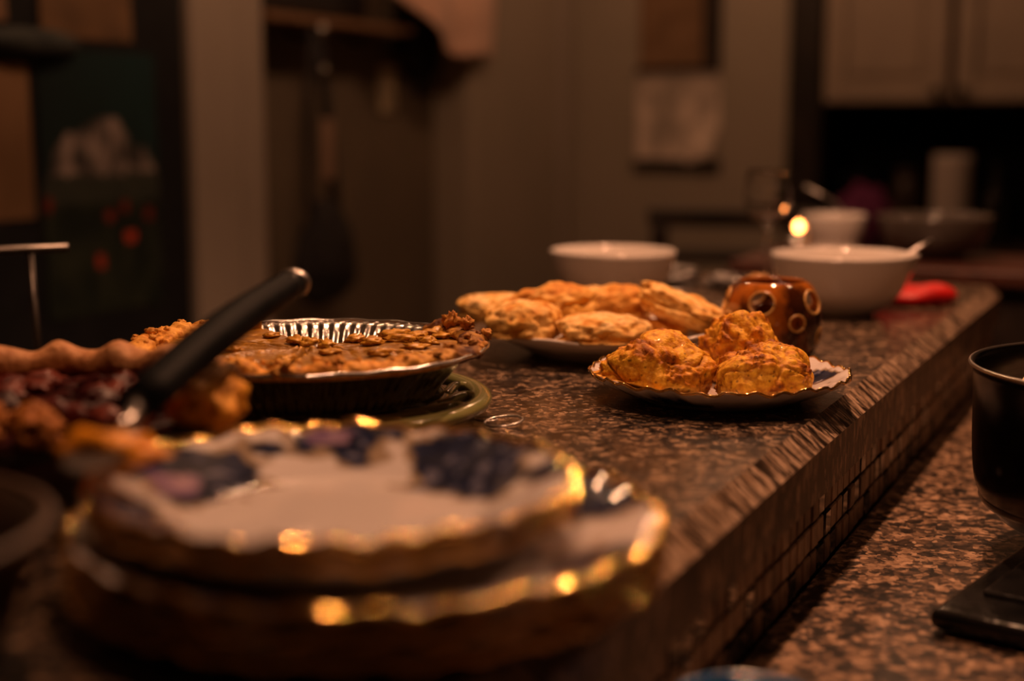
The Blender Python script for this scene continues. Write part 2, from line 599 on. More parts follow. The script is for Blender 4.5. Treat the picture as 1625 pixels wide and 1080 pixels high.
def make_plate(name, label, R, h, sprays, loc, rotz=0, group=None, nseg=192, scal=.010, lobes=12, rim=.0012):
    rf = lambda p, r, z: 1 + (scal * (abs(math.cos(p * lobes / 2)) - .6) + scal * .3 * math.cos(p * lobes * 2)) * sm(.7 * R, R, r) + (.0022 * math.cos(p * 31) + .002 * math.sin(p * 47 + 2 * math.sin(p * 5))) * sm(.9 * R, R, r)
    zf = lambda p, r, z: .0009 * math.cos(p * lobes) * sm(.8 * R, R, r) + (.00115 * math.cos(p * 31 + 1) + .00035 * math.sin(p * 53 + 3 * math.sin(p * 7))) * sm(.9 * R, R, r)
    t = .0035
    top = [(0, t + .0005), (.3 * R, t + .0004), (.55 * R, t), (.62 * R, t + .0012), (.70 * R, t + .28 * (h - t)),
           (.80 * R, t + .52 * (h - t)), (.92 * R, t + .82 * (h - t)), (R, h)]
    bot = [(.995 * R, h - .0022), (.9 * R, t + .70 * (h - t) - .003), (.78 * R, t + .40 * (h - t) - .003),
           (.66 * R, .0022), (.60 * R, 0), (.57 * R, 0), (.55 * R, .0012), (0, .0012)]
    tp = subdiv_profile(top, 6)
    vs, fs = lathe(tp + [(R * 1.0006, h - .001)] + bot, nseg, rf, zf)
    cols = []
    for v in vs:
        rr = math.hypot(v.x, v.y)
        cols.append(porcelain_color(v, R, sprays, R * 50) if v.z > .003 and rr < R * 1.02 and sprays else WHITE)
    t0 = thing(name, label, 'plate', loc, rotz, group)
    link('plate_body', vs, fs, M['porcelain'], t0, True, cols)
    ring = []
    for k in range(nseg):
        p = 2 * PI * k / nseg
        rr = R * rf(p, R, h) * 1.0004
        ring.append((rr * math.cos(p), rr * math.sin(p), h + zf(p, R, h) - .0003))
    v2, f2 = tube(ring, rim, 14, True, .9)
    link('gold_rim', v2, f2, M['gold'], t0, True)
    return t0


# stack of crockery in the near foreground
A = math.radians
big_sprays = [(A(30), .84, .022, False), (A(330), .83, .018, False), (A(150), .82, .02, False), (A(250), .82, .02, False)]
small_sprays = [(A(153), .73, .023, True), (A(212), .86, .020, False), (A(93), .89, .017, True), (A(43), .77, .026, False),
                (A(118), .86, .005, False), (A(12), .92, .010, False), (A(300), .93, .006, False)]
bigc = V(-.063, .622)
L_big = ['white dinner plate with gold rim, lowest of the near stack',
         'white dinner plate with gold rim, second from the bottom of the near stack',
         'white dinner plate with gold rim and blue flowers, directly under the smaller plates']
P = None
for k in range(3):
    loc = bigc + Vector((random.uniform(-.0015, .0015), random.uniform(-.0015, .0015), k * .0095))
    if P is None:
        P = make_plate('dinner_plate', L_big[0], .131, .0165, big_sprays, loc, TH, 'dinner plates in the near stack', rim=.0021)
    else:
        o = copy_tree(P)
        o.location = loc
        o.rotation_euler.z = TH + (.05 if k == 1 else 0)
        o['label'] = L_big[k]
smc = V(-.080, .624)
L_sm = ['smaller white plate with gold rim, just beneath the flowered top plate of the near stack',
        'small white plate with blue and purple flower sprays, topmost of the near stack']
P = None
zb = .0190 + .0040
for k in range(2):
    loc = smc + Vector((random.uniform(-.0012, .0012), random.uniform(-.0012, .0012), zb + k * .0092))
    if P is None:
        P = make_plate('side_plate', L_sm[0], .1075, .0215, small_sprays, loc, TH, 'smaller plates in the near stack', rim=.0021)
    else:
        o = copy_tree(P)
        o.location = loc
        o['label'] = L_sm[k]

# plate with the three golden scones
sp = make_plate('scone_plate', 'white gold-rimmed plate with a small blue sprig holding three browned scones', .0995, .021,
                [(A(8), .80, .012, False), (A(120), .8, .013, False), (A(240), .8, .012, False)], V(.160, 1.084), TH)
sp.name = 'side_plate'
sp['group'] = ''
del sp['group']
# plate of pale biscuits (plain white, wavy edge)
t = thing('biscuit_plate', 'plain white wavy-edged plate piled with pale flaky biscuits', 'plate', V(.083, 1.298), TH)
R, h = .104, .024
rf = lambda p, r, z: 1 + .012 * math.cos(p * 9) * sm(.7 * R, R, r)
zf = lambda p, r, z: .0012 * math.cos(p * 9) * sm(.8 * R, R, r)
top = subdiv_profile([(0, .004), (.5 * R, .004), (.62 * R, .007), (.78 * R, .014), (.93 * R, .0215), (R, h)], 5)
bot = [(R * 1.005, h - .0012), (R * .995, h - .003), (.8 * R, .0115), (.64 * R, .0025), (.60 * R, 0), (.56 * R, 0), (.54 * R, .0015), (0, .0015)]
vs, fs = lathe(top + bot, 144, rf, zf)
link('plate_body', vs, fs, M['white_glaze'], t, True)
ring = [(R * rf(2 * PI * k / 144, R, h) * math.cos(2 * PI * k / 144), R * rf(2 * PI * k / 144, R, h) * math.sin(2 * PI * k / 144), h + zf(2 * PI * k / 144, R, h)) for k in range(144)]
v2, f2 = tube(ring, .0017, 8, True)
link('rolled_rim', v2, f2, M['white_glaze'], t, True)


def seat(vs, loc, rz, centre, R, h, t=.0045, a=.55, b=.95):
    """lift the underside of a baked piece so that it rests on the plate instead of cutting through it"""
    c, s_ = math.cos(rz), math.sin(rz)
    for v in vs:
        x = loc.x + v.x * c - v.y * s_ - centre.x
        y = loc.y + v.x * s_ + v.y * c - centre.y
        rho = math.hypot(x, y)
        if rho > R * 1.25: continue
        need = B + t + (h - t) * (clamp((rho / R - a) / (b - a)) ** 1.15) + .0008 - loc.z
        if v.z < need: v.z = need + (v.z - need) * .03


# ================================================================== BAKED THINGS
def ico(sub):
    bm = bmesh.new()
    bmesh.ops.create_icosphere(bm, subdivisions=sub, radius=1)
    vs = [v.co.copy() for v in bm.verts]
    fs = [tuple(v.index for v in f.verts) for f in bm.faces]
    bm.free()
    return vs, fs


ICO6 = ico(6)
ICO5 = ico(5)
ICO3 = ico(3)


def scone(label, loc, rx, ry, hz, seed, rot):
    base, fs = ICO6
    S = Vector((seed * 7.3, seed * 3.1, seed))
    vs, cols = [], []
    for d in base:
        q = d + S
        low = noise.noise(q * 1.1) * .22 + noise.noise(q * 2.1) * .13
        wq = q * 1.5 + Vector((noise.noise(q * 2.2), noise.noise(q * 2.2 + Vector((5, 5, 5))), noise.noise(q * 2.2 + Vector((0, 9, 5))))) * .8
        dist, _ = noise.voronoi(wq)
        lump = (.50 - dist[0]) * .12
        crease = sm(.0, .12, dist[1] - dist[0])
        mask = sm(.0, .32, noise.noise(q * 1.9 + Vector((9, 1, 4))))
        ridg = 1 - abs(noise.noise(q * 3.4 + Vector((2, 7, 1)))) * 2.4
        crag = (max(ridg, 0) ** 2) * .030 + noise.noise(q * 6) * .022
        rough = noise.turbulence(q * 13, 4, False) * .045
        fold = sm(.25, .0, abs(noise.noise(q * 1.7 + Vector((4, 8, 2))) - .08)) if False else (1 - sm(0, .09, abs(noise.noise(q * 1.6 + Vector((4, 8, 2))))))
        r = 1 + low + lump - (1 - crease) * .02 - fold * .055 + crag * (.05 + 1.3 * mask) + rough * (.04 + 1.0 * mask) - .03
        z = d.z
        zz = z * hz * r
        if z < 0: zz = max(z * hz * .45 * r, -hz * .26)
        # rounded dome: keeps its shoulders wide
        w = (1 - abs(d.z) ** 2.2) ** .5 / max((1 - d.z * d.z) ** .5, 1e-3) if abs(d.z) < .999 else 1
        w = min(w, 1.25)
        vs.append(Vector((d.x * rx * r * w, d.y * ry * r * w, zz + hz * .26)))
        up = clamp((zz / hz) * .8 + .2)
        br = clamp(.55 * mask + .45 * (crag * 12) + .35 * up - .30 + noise.noise(q * 6) * .45)
        c = lerp((.95, .53, .045), (.82, .35, .018), sm(.05, .45, br))
        c = lerp(c, (.30, .085, .008), sm(.42, .85, br))
        if up < .3: c = lerp(c, (.84, .47, .10), .6)
        sp_ = noise.noise(q * 17 + Vector((3, 3, 3)))
        if sp_ > .56: c = lerp(c, (.06, .03, .012), .85)
        c = lerp(c, (.46, .17, .02), max((1 - crease) * .4, fold * .7))
        cols.append(c)
    zmin = min(v.z for v in vs)
    for v in vs: v.z -= zmin
    seat(vs, loc, rot, V(.160, 1.084), .0995, .0215)
    o = link('scone', vs, fs, M['scone'], None, True, cols, loc, rot)
    return tag(o, label, 'scone', 'browned scones on the front plate')


PZ = .0042
scone('large craggy golden scone at the left of the front plate', V(.1085, 1.060, PZ), .0445, .043, .039, 2.0, .4)
scone('dark-peaked golden scone at the right front of the front plate', V(.191, 1.050, PZ), .0375, .034, .035, 5.3, 1.1)
scone('golden scone at the back of the front plate, behind the other two', V(.187, 1.130, PZ), .0375, .034, .047, 8.1, 2.6)


def biscuit(label, loc, r0, hz, seed, rot, tilt=(0, 0), toast=.4):
    base, fs = ICO5
    S = Vector((seed * 5.7, seed * 2.3, seed * 1.9))
    vs, cols = [], []
    for d in base:
        q = d + S
        w = 1 / max((abs(math.hypot(d.x, d.y)) ** 2.8 + abs(d.z) ** 2.8) ** (1 / 2.8), .01)
        p = d * w
        low = noise.noise(q * 1.5) * .20 + noise.noise(q * 3) * .11
        dist, _ = noise.voronoi(q * 3.0)
        puff = (.4 - dist[0]) * .10
        fine = noise.turbulence(q * 7, 3, False) * .045
        # flaky split running round the side
        split = math.exp(-((d.z - .05 + noise.noise(q * 2) * .25) / .10) ** 2) * .08
        r = 1 + low + puff + fine - split
        pz = p.z * hz * r * (1 + .18 * noise.noise(Vector((p.x * 2, p.y * 2, seed))))
        hole = noise.noise(q * 6.5)
        if d.z > .1 and hole > .34: r -= .05; pz -= .0022 * sm(.34, .5, hole)
        vs.append(Vector((p.x * r0 * r, p.y * r0 * r, pz)))
        side = 1 - sm(.35, .75, abs(d.z))
        tn = clamp(toast + noise.noise(q * 2.2) * .7 + noise.noise(q * 6) * .3)
        c = lerp((.95, .70, .33), (.90, .48, .045), tn)
        if d.z > .2: c = lerp(c, (.72, .34, .06), sm(.55, 1.0, tn + .15))
        c = lerp(c, (.88, .57, .15), side * .55)
        if split > .04: c = lerp(c, (.74, .42, .10), .6)
        if d.z > .1 and hole > .34: c = lerp(c, (.45, .2, .05), .6)
        cols.append(c)
    zmin = min(v.z for v in vs)
    for v in vs: v.z -= zmin
    if tilt == (0, 0) and toast != .4: seat(vs, loc, rot, V(.083, 1.298), .104, .0245)
    o = link('biscuit', vs, fs, M['biscuit'], None, True, cols, loc)
    o.rotation_euler = (tilt[0], tilt[1], rot)
    return tag(o, label, 'biscuit', 'pale biscuits piled on the wavy-edged plate')


biscuit('pale biscuit hanging over the left end of the pile', V(-.016, 1.345, .014), .036, .0165, 1.3, .3, (0, 0), .1)
biscuit('cracked biscuit at the left front of the pile, beside the dark pie crust', V(.008, 1.248, .008), .0345, .0215, 2.7, 1.4, (0, 0), .45)
biscuit('speckled flat biscuit at the centre front of the pile', V(.081, 1.232, .005), .0415, .0190, 7.7, .2, (.0, 0), .15)
biscuit('golden biscuit lying on top at the middle of the pile', V(.041, 1.305, .022), .039, .0185, 5.1, 2.2, (-.10, .10), .75)
biscuit('toasted biscuit at the back of the pile, under the towel side wall', V(.098, 1.362, .012), .0375, .0215, 6.4, 1.2, (0, 0), .65)
biscuit('biscuit lying low between the tilted one and the speckled one', V(.128, 1.290, .006), .034, .013, 9.2, .7, (0, 0), .85)
bt = biscuit('tilted thick biscuit sloping down at the right end of the pile', V(.150, 1.298, .025), .0425, .0145, 3.9, .5, (0, 0), .4)
bt.rotation_euler = (0, .38, TH)
for o in bpy.data.objects:
    if o.get('label', '').startswith('toasted biscuit'): o['label'] = 'toasted biscuit at the back of the pile, furthest from the camera'


# ---------------------------------------------------------------- pumpkin pie in a foil pan on a green trivet
PC = V(-.147, 1.015)
trv = thing('trivet', 'olive green glazed openwork trivet under the foil pie pan', 'trivet', PC + Vector((0, 0, 0)), TH)
RT = .131
ringp = lambda r, z, n=96: [(r * math.cos(2 * PI * k / n), r * math.sin(2 * PI * k / n), z) for k in range(n)]
v, f = tube(ringp(RT - .006, .0125, 120), .0078, 12, True, .72)
link('outer_ring', v, f, M['green'], trv)
v, f = tube(ringp(.098, .0120), .0040, 8, True)
link('inner_ring', v, f, M['green'], trv)
v, f = tube(ringp(.045, .0115, 48), .0040, 8, True)
link('hub_ring', v, f, M['green'], trv)
sv = None
for k in range(18):
    if sv is None:
        path = [((.096 + .029 * s), 0, .0122 + .001 * math.sin(PI * s)) for s in [i / 8 for i in range(9)]]
        path = [(r * math.cos(.22 * math.sin(PI * i / 8) + .30 * i / 8), r * math.sin(.22 * math.sin(PI * i / 8) + .30 * i / 8), z) for i, (r, _, z) in enumerate(path)]
        v, f = tube(path, .0042, 8)
        sv = link('scroll_bar', v, f, M['green'], trv)
    else:
        c = sv.copy(); COL.objects.link(c); c.rotation_euler = (0, 0, 2 * PI * k / 18)
sp_ = None
for k in range(9):
    if sp_ is None:
        v, f = tube([(.045, 0, .0115), (.07, .006, .0118), (.097, 0, .0118)], .0035, 8)
        sp_ = link('spoke', v, f, M['green'], trv)
    else:
        c = sp_.copy(); COL.objects.link(c); c.rotation_euler = (0, 0, 2 * PI * k / 9)
for k in range(4):
    v, f = lathe([(0, 0), (.006, 0), (.007, .003), (.005, .0105), (0, .0105)], 16)
    a = PI / 4 + k * PI / 2
    link('foot', v, f, M['green'], trv, True, None, (.112 * math.cos(a), .112 * math.sin(a), 0))

PZ0 = .0165
pan = thing('pie_pan', 'crinkled aluminium foil pie pan on the green trivet holding the pumpkin pie', 'pan', PC + Vector((0, 0, PZ0)), TH)
NL = 84
def flute(p, r, z):
    k = sm(.088, .098, r) * (1 - sm(.122, .126, r))
    return 1 + .011 * math.cos(p * NL) * k
prof = [(0, 0), (.05, 0), (.088, 0), (.092, .002), (.098, .010), (.106, .020), (.114, .0295), (.119, .0335), (.124, .0345), (.129, .0350)]
v, f = lathe(subdiv_profile(prof, 3), 84 * 8, flute, lambda p, r, z: .0004 * math.cos(p * NL) * sm(.12, .127, r))
pb = link('pan_body', v, f, M['foil'], pan)
v, f = tube([((.1295) * math.cos(2 * PI * k / 160), .1295 * math.sin(2 * PI * k / 160), .0352 + .0004 * math.sin(k * .9)) for k in range(160)], .0014, 8, True)
link('rolled_rim', v, f, M['foil'], pan)

pie = thing('pumpkin_pie', 'pumpkin pie with a wedge missing at the back and rough browned crust, in foil pan', 'pie', PC + Vector((0, 0, PZ0)), TH)
# missing wedge (angles in the pie's own frame, +y points away from the camera)
W0, W1 = A(44), A(118)
APX = Vector((.002, .012, 0))
def in_wedge(a):
    a %= 2 * PI
    return W0 < a < W1
def ring_part(prof_fn, a0, a1, n, cap=True):
    rows = []
    for i in range(n + 1):
        rows.append(prof_fn(a0 + (a1 - a0) * i / n))
    m = len(rows[0])
    vs = [p for r in rows for p in r]
    fs = []
    for i in range(n):
        for k in range(m):
            k2 = (k + 1) % m
            fs.append((i * m + k, (i + 1) * m + k, (i + 1) * m + k2, i * m + k2))
    fs.append(tuple(range(m))[::-1]); fs.append(tuple(n * m + k for k in range(m)))
    return vs, fs
def crust_section(a, rbase=.108, rout=.129, ztop=.040, seed=0, amp=1.0, zb=.034, inner=.030):
    e = Vector((math.cos(a), math.sin(a), 0))
    pts = []
    M_ = 26
    flu = .5 + .5 * math.cos(a * 36 + 1.2 * noise.noise(e * 3))
    top = ztop + .0012 * flu + .0045 * noise.noise(e * 7 + Vector((seed, 0, 0))) * amp
    rc, zc = (rbase + rout) / 2, (zb + top) / 2
    hw, hh = (rout - rbase) / 2, (top - inner) / 2
    for k in range(M_):
        t = 2 * PI * k / M_
        x, z = math.cos(t), math.sin(t)
        r = rc + hw * math.copysign(abs(x) ** .8, x)
        zz = (top + inner) / 2 + hh * math.copysign(abs(z) ** .8, z)
        p = e * r + Vector((0, 0, zz))
        q = p * 90 + Vector((seed, seed, 0))
        dn = noise.noise(q * .55) * .0042 + (.5 - abs(noise.noise(q * 1.3))) * .0030 - .0012 + noise.noise(q * 3.5) * .0011
        dv = noise.voronoi(p * 120)[0][0]
        dn += 0
        nrm = (e * x + Vector((0, 0, z)))
        if z < -.5: dn = 0
        p = p + nrm * dn * amp
        pts.append(p)
    return pts
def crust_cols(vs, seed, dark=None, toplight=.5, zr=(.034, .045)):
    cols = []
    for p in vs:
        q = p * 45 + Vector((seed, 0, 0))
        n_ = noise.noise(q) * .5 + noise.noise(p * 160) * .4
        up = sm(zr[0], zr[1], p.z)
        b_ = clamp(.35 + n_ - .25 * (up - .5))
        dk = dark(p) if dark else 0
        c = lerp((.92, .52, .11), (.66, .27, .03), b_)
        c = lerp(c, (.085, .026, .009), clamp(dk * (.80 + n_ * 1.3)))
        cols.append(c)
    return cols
v, f = ring_part(lambda a: crust_section(a), W1, W0 + 2 * PI, 560)
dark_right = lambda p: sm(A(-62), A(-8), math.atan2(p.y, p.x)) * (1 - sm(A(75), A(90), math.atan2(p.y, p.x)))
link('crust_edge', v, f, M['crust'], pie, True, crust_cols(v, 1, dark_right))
# bottom crust wall under the filling
vs, fs = [], []
NA, NR = 300, 46
ang = [W1 + (W0 + 2 * PI - W1) * i / NA for i in range(NA + 1)]
for i, a in enumerate(ang):
    e = Vector((math.cos(a), math.sin(a), 0))
    for j in range(NR + 1):
        s = j / NR
        rim = e * .112
        p = APX.lerp(rim, s)
        z = .0335 - .0022 * (1 - s) ** 2
        q = p * 40
        z += noise.noise(q) * .0012 + .0010 * noise.noise(q * 3)
        # cracks / knife cuts
        cr = abs(noise.noise(Vector((p.x * 26, p.y * 26, 4))))
        z -= .0014 * (1 - sm(0, .05, cr))
        for ca in (A(-92), A(-20), A(160), A(215)):
            dd = abs(p.x * math.sin(ca) - p.y * math.cos(ca))
            if (p.x * math.cos(ca) + p.y * math.sin(ca)) > 0:
                z -= .004 * math.exp(-(dd / .0011) ** 2)
                z += .0016 * math.exp(-((dd - .004) / .002) ** 2) * (1 + noise.noise(q * 4))
        vs.append(Vector((p.x, p.y, z)))
for i in range(NA):
    for j in range(NR):
        a0 = i * (NR + 1) + j
        fs.append((a0, a0 + 1, a0 + NR + 2, a0 + NR + 1))
# cut faces down to the pan
for side in (0, NA):
    b0 = len(vs)
    K = 8
    for j in range(NR + 1):
        tp = vs[side * (NR + 1) + j]
        for k in range(K + 1):
            q = tp * 220 + Vector((0, 0, k * 1.7))
            off = noise.noise(q) * .0012 if 0 < k else 0
            zlo = .0012 + .028 * sm(.75, 1.0, j / NR)
            vs.append(Vector((tp.x + off, tp.y + off, tp.z + (zlo - tp.z) * k / K)))
    for j in range(NR):
        for k in range(K):
            a0 = b0 + j * (K + 1) + k
            q4 = (a0, a0 + 1, a0 + K + 2, a0 + K + 1)
            fs.append(q4 if side else q4[::-1])
cols = []
for p in vs:
    n_ = noise.noise(p * 30) * .6 + noise.noise(p * 110) * .5
    c = lerp((.24, .115, .010), (.42, .21, .020), clamp(.4 + n_))
    if p.z > .0345: c = lerp(c, (.84, .44, .06), .6)
    if p.z < .028: c = (.60, .27, .05)
    if p.z < .006: c = (.62, .40, .16)
    cols.append(c)
link('filling', vs, fs, M['pumpkin'], pie, True, cols)


def crumb(name, parent, m, pos, r, seed, col=(.66, .32, .06), flat=.7, col2=(.45, .18, .03), stretch=1, rot=0):
    base, fs = ICO3
    vs, cols = [], []
    for d in base:
        q = d * 1.6 + Vector((seed, seed * 2, 0))
        k = 1 + noise.noise(q) * .6 + noise.noise(q * 2.6) * .45 + noise.noise(q * 6) * .15
        x, y = d.x * r * k * stretch, d.y * r * k
        vs.append(Vector((x * math.cos(rot) - y * math.sin(rot), x * math.sin(rot) + y * math.cos(rot), d.z * r * k * flat)))
        cols.append(lerp(col, col2, clamp(.3 + noise.noise(q * 3) * 1.2)))
    return link(name, vs, fs, m, parent, True, cols, pos)


rc = random.Random(3)
# (x, y, radius, stretch, rot) loose filling lumps lying on the pie
lumps = [(.060, .052, .0085, 1.5, .3), (.075, .045, .007, 1.3, 1.0), (.066, .030, .0075, 1.6, .1), (.045, .018, .006, 1.4, .4),
         (.085, .020, .0065, 1.3, 2.), (.030, .032, .006, 1.2, .6), (.012, .004, .0060, 1.7, 2.), (-.002, .015, .0065, 1.3, .8),
         (-.012, .024, .006, 1.6, 2.2), (.020, -.030, .005, 1.5, .2), (.078, -.008, .006, 1.4, .1), (.055, -.035, .0055, 1.5, .4),
         (-.008, -.085, .0065, 1.5, 1.5), (-.007, -.060, .0055, 1.7, 1.4), (-.05, -.02, .004, 1.6, .3), (-.065, .03, .004, 1.5, .9),
         (-.035, .05, .004, 1.5, .7), (.095, .045, .0065, 1.2, .2), (.088, .060, .0075, 1.4, .5)]
for i, (x, y, r, s, ro) in enumerate(lumps):
    crumb('filling_lump', pie, M['pumpkin'], (x, y, .0350), r, i * 3.1, (.72, .40, .05), .5, (.46, .21, .025), s, ro)
for i in range(64):
    a = rc.choice((rc.uniform(A(-80), A(44)), rc.uniform(A(118), A(200)), rc.uniform(A(225), A(300))))
    r = rc.uniform(.109, .127)
    dk = dark_right(Vector((math.cos(a), math.sin(a), 0)))
    c = lerp((.82, .44, .09), (.16, .055, .015), clamp(dk * (.45 + .7 * rc.random())))
    crumb('crust_flake', pie, M['crust'], (r * math.cos(a), r * math.sin(a), .0405 + rc.uniform(0, .0030)), rc.uniform(.0008, .0026), i * 1.7, c, .9,
          lerp(c, (.3, .1, .02), .5), rc.uniform(1, 1.8), rc.uniform(0, 3))
# two taller broken bits of crust at the right back and one hanging flake over the rim
for (x, y, z, r, s) in ((.1005, .060, .0445, .0065, 11.), (.113, .040, .045, .005, 21.), (.124, -.012, .036, .0048, 31.), (.128, .014, .041, .0042, 41.)):
    crumb('crust_chunk', pie, M['crust'], (x, y, z), r, s, (.66, .33, .07), 1.0, (.35, .12, .02))

# ---------------------------------------------------------------- berry pie in a glass dish (near left)
BC = V(-.268, .792)
BZ = 1.16
gd = thing('glass_pie_dish', 'clear glass pie dish at the left holding the dark berry pie', 'dish', BC, TH)
prof = [(0, .0), (.075, .0), (.082, .003), (.094, .022), (.103, .036), (.1145, .0385), (.1145, .042), (.101, .040), (.0905, .024), (.079, .0065), (.072, .0042), (0, .0042)]
v, f = lathe(prof, 96)
link('dish_body', v, f, M['glass'], gd)
gd.scale.z = BZ
bp_ = thing('berry_pie', 'cut berry pie with thick pale crust rim and dark red filling, in the glass dish', 'pie', BC, TH)
bp_.scale.z = BZ
def bcrust(a):
    e = Vector((math.cos(a), math.sin(a), 0))
    pts = []
    wav = .5 + .5 * math.cos(a * 17 + 1.5)
    top = .058 + .0050 * wav + .002 * noise.noise(e * 3)
    for k in range(22):
        t = 2 * PI * k / 22
        x, z = math.cos(t), math.sin(t)
        r = .1015 + (.0115 + .0015 * wav) * math.copysign(abs(x) ** .85, x)
        zz = (top + .0425) / 2 + (top - .0425) / 2 * math.copysign(abs(z) ** .85, z)
        p = e * r + Vector((0, 0, zz))
        p += (e * x + Vector((0, 0, z))) * noise.noise(p * 70) * .0016
        pts.append(p)
    return pts
v, f = ring_part(bcrust, A(-25), A(215), 300)
cc = []
for p in v:
    n_ = noise.noise(p * 40) * .6
    a_ = math.atan2(p.y, p.x)
    c = lerp((.60, .34, .17), (.50, .22, .07), clamp(.35 + n_ + .5 * (1 - sm(.046, .060, p.z))))
    c = lerp(c, (.72, .34, .05), (1 - sm(A(-5), A(25), a_)) if a_ > -PI / 2 else 0)
    cc.append(c)
link('crust_rim', v, f, M['crust'], bp_, True, cc)
# pastry floor + dark juice
v, f = lathe([(0, .006), (.07, .006), (.089, .026), (.094, .042), (.091, .044), (.084, .033), (0, .031)], 96)
link('juice', v, f, M['berry'], bp_, True, [(.035, .008, .008)] * len(v))
rb = random.Random(8)
for i in range(46):
    a = rb.uniform(0, 2 * PI); rr = .083 * math.sqrt(rb.random())
    if rr * math.sin(a) < -.035 and rr * math.cos(a) < .045: continue
    c = rb.choice([(.085, .012, .010), (.045, .007, .007), (.14, .03, .02), (.03, .006, .006)])
    o = crumb('fruit_piece', bp_, M['berry'], (rr * math.cos(a), rr * math.sin(a), .037 + rb.uniform(0, .009)), rb.uniform(.009, .0135), i * 2.3, c, .6,
              (c[0] * .5, c[1] * .5, c[2] * .5), rb.uniform(1, 1.6), rb.uniform(0, 3))
# curved apple slice shining near the server handle
path = [(.062 + .012 * math.cos(t), -.060 + .020 * math.sin(t), .052 + .010 * math.sin(t * .7)) for t in [A(-80) + i * A(15) for i in range(12)]]
v, f = tube(path, [.003 + .0045 * math.sin(PI * i / 11) for i in range(12)], 10)
link('apple_slice', v, f, M['berry'], bp_, True, [(.32, .08, .045)] * len(v))
# crumb-topped wedge still standing at the front left
for i in range(60):
    x = rb.uniform(-.100, .030); y = rb.uniform(-.092, -.048)
    if math.hypot(x, y) > .096: continue
    z = .044 + rb.uniform(0, .007) if rb.random() < .7 else .034
    crumb('crumb_topping', bp_, M['crust'], (x, y, z), rb.uniform(.005, .0085), i * 3.7, (.50, .21, .045), .8, (.26, .085, .02), rb.uniform(1, 1.4), rb.uniform(0, 3))
# a broken orange crust end on the right, lying over the dish edge
cr1 = crumb('crust_chunk', bp_, M['crust'], (.105, -.030, .050), .0150, 4.4, (.95, .48, .05), .75, (.75, .33, .03), 1.25, .9)
crumb('crust_chunk', bp_, M['crust'], (.102, -.006, .054), .0125, 9.4, (.95, .50, .06), .75, (.78, .36, .04), 1.3, .9)

# ---------------------------------------------------------------- dark stoneware dish at the very near left
dd_ = thing('baking_dish', 'dark brown stoneware baking dish with a tan rim at the near left edge', 'dish', V(-.262, .497), TH)
prof = [(0, 0), (.064, 0), (.069, .004), (.083, .045), (.088, .058), (.092, .0605), (.092, .0635), (.086, .0630), (.079, .048), (.065, .012), (.055, .0075), (0, .0075)]
v, f = lathe(prof, 96)
link('dish_body', v, f, M['darkdish'], dd_)
v, f = tube([(.0905 * math.cos(2 * PI * k / 96), .0905 * math.sin(2 * PI * k / 96), .0635) for k in range(96)], .0026, 8, True)
link('rim', v, f, M['darkdish_rim'], dd_)
v, f = lathe([(0, .046), (.03, .045), (.06, .043), (.0775, .042)], 72, None, lambda p, r, z: .003 * noise.noise(Vector((r * 60 * math.cos(p), r * 60 * math.sin(p), 1))))
link('pie_filling', v, f, M['darkdish'], dd_)

# ---------------------------------------------------------------- pie server with a lump of pie on it
h0, h1 = V(-.181, .675, .0760), V(-.136, .875, .112)
srv = thing('pie_server', 'pie server with long black handle and steel end cap leaning up over the pies', 'server', h0)
ax = (h1 - h0)
npt = 14
path = [ax * (i / (npt - 1)) + Vector((0, 0, .004 * math.sin(PI * i / (npt - 1)))) for i in range(npt)]
rad = [.0100 + .0026 * math.sin(PI * (.15 + .8 * i / (npt - 1))) for i in range(npt)]
v, f = tube(path, rad, 16, flat=.8)
link('handle', v, f, M['black'], srv)
v, f = tube([ax * .985, ax * 1.0, ax * 1.02, ax * 1.03], [.0116, .0119, .0108, .007], 16, flat=.8)
o = link('end_cap', v, f, M['steel'], srv); o['label'] = 'steel end cap'
b0 = V(-.180, .610, .0655) - h0
v, f = tube([Vector((0, 0, 0)), b0 * .25 + Vector((0, 0, -.003)), b0 * .5], [.006, .0045, .004], 10)
link('neck', v, f, M['steel'], srv)
dirb = Vector((b0.x, b0.y, 0)).normalized(); sd = Vector((-dirb.y, dirb.x, 0))
bm = bmesh.new()
ol = [(-.0, .006), (.02, .016), (.045, .022), (.085, .012), (.095, 0), (.085, -.012), (.045, -.022), (.02, -.016), (0, -.006)]
st = b0 * .42
bl = [bm.verts.new(st + dirb * a_ * .8 + sd * b_ * .7 + Vector((0, 0, -.003 - a_ * .02))) for a_, b_ in ol]
fc = bm.faces.new(bl)
ex = bmesh.ops.extrude_face_region(bm, geom=[fc])
for q in ex['geom']:
    if isinstance(q, bmesh.types.BMVert): q.co.z += .0016
bm_link('blade', bm, M['dim_steel'], srv, False)
g = crumb('pie_morsel', None, M['pumpkin'], V(-.178, .615, .0665), .0150, 6.2, (1, .42, .012), .62, (.92, .36, .01), 1.3, TH)
tag(g, 'lump of orange pumpkin filling stuck on the pie server blade', 'food')

# ---------------------------------------------------------------- thin metal ring on the bar
v, f = tube([(.0135 * math.cos(2 * PI * k / 48), .0135 * math.sin(2 * PI * k / 48), .0012 + .0016 * (1 + math.sin(2 * PI * k / 48 + .6))) for k in range(48)], .0009, 8, True)
o = link('metal_ring', v, f, M['steel'], None, True, None, V(-.006, .980, 0))
tag(o, 'thin steel ring lying on the granite beside the green trivet', 'ring')
v, f = tube([(.0085 * math.cos(2 * PI * k / 32), .0065 * math.sin(2 * PI * k / 32), 0) for k in range(32)], .0006, 6, True)
link('ring_coil', v, f, M['steel'], o, True, None, (-.016, .004, .0022))

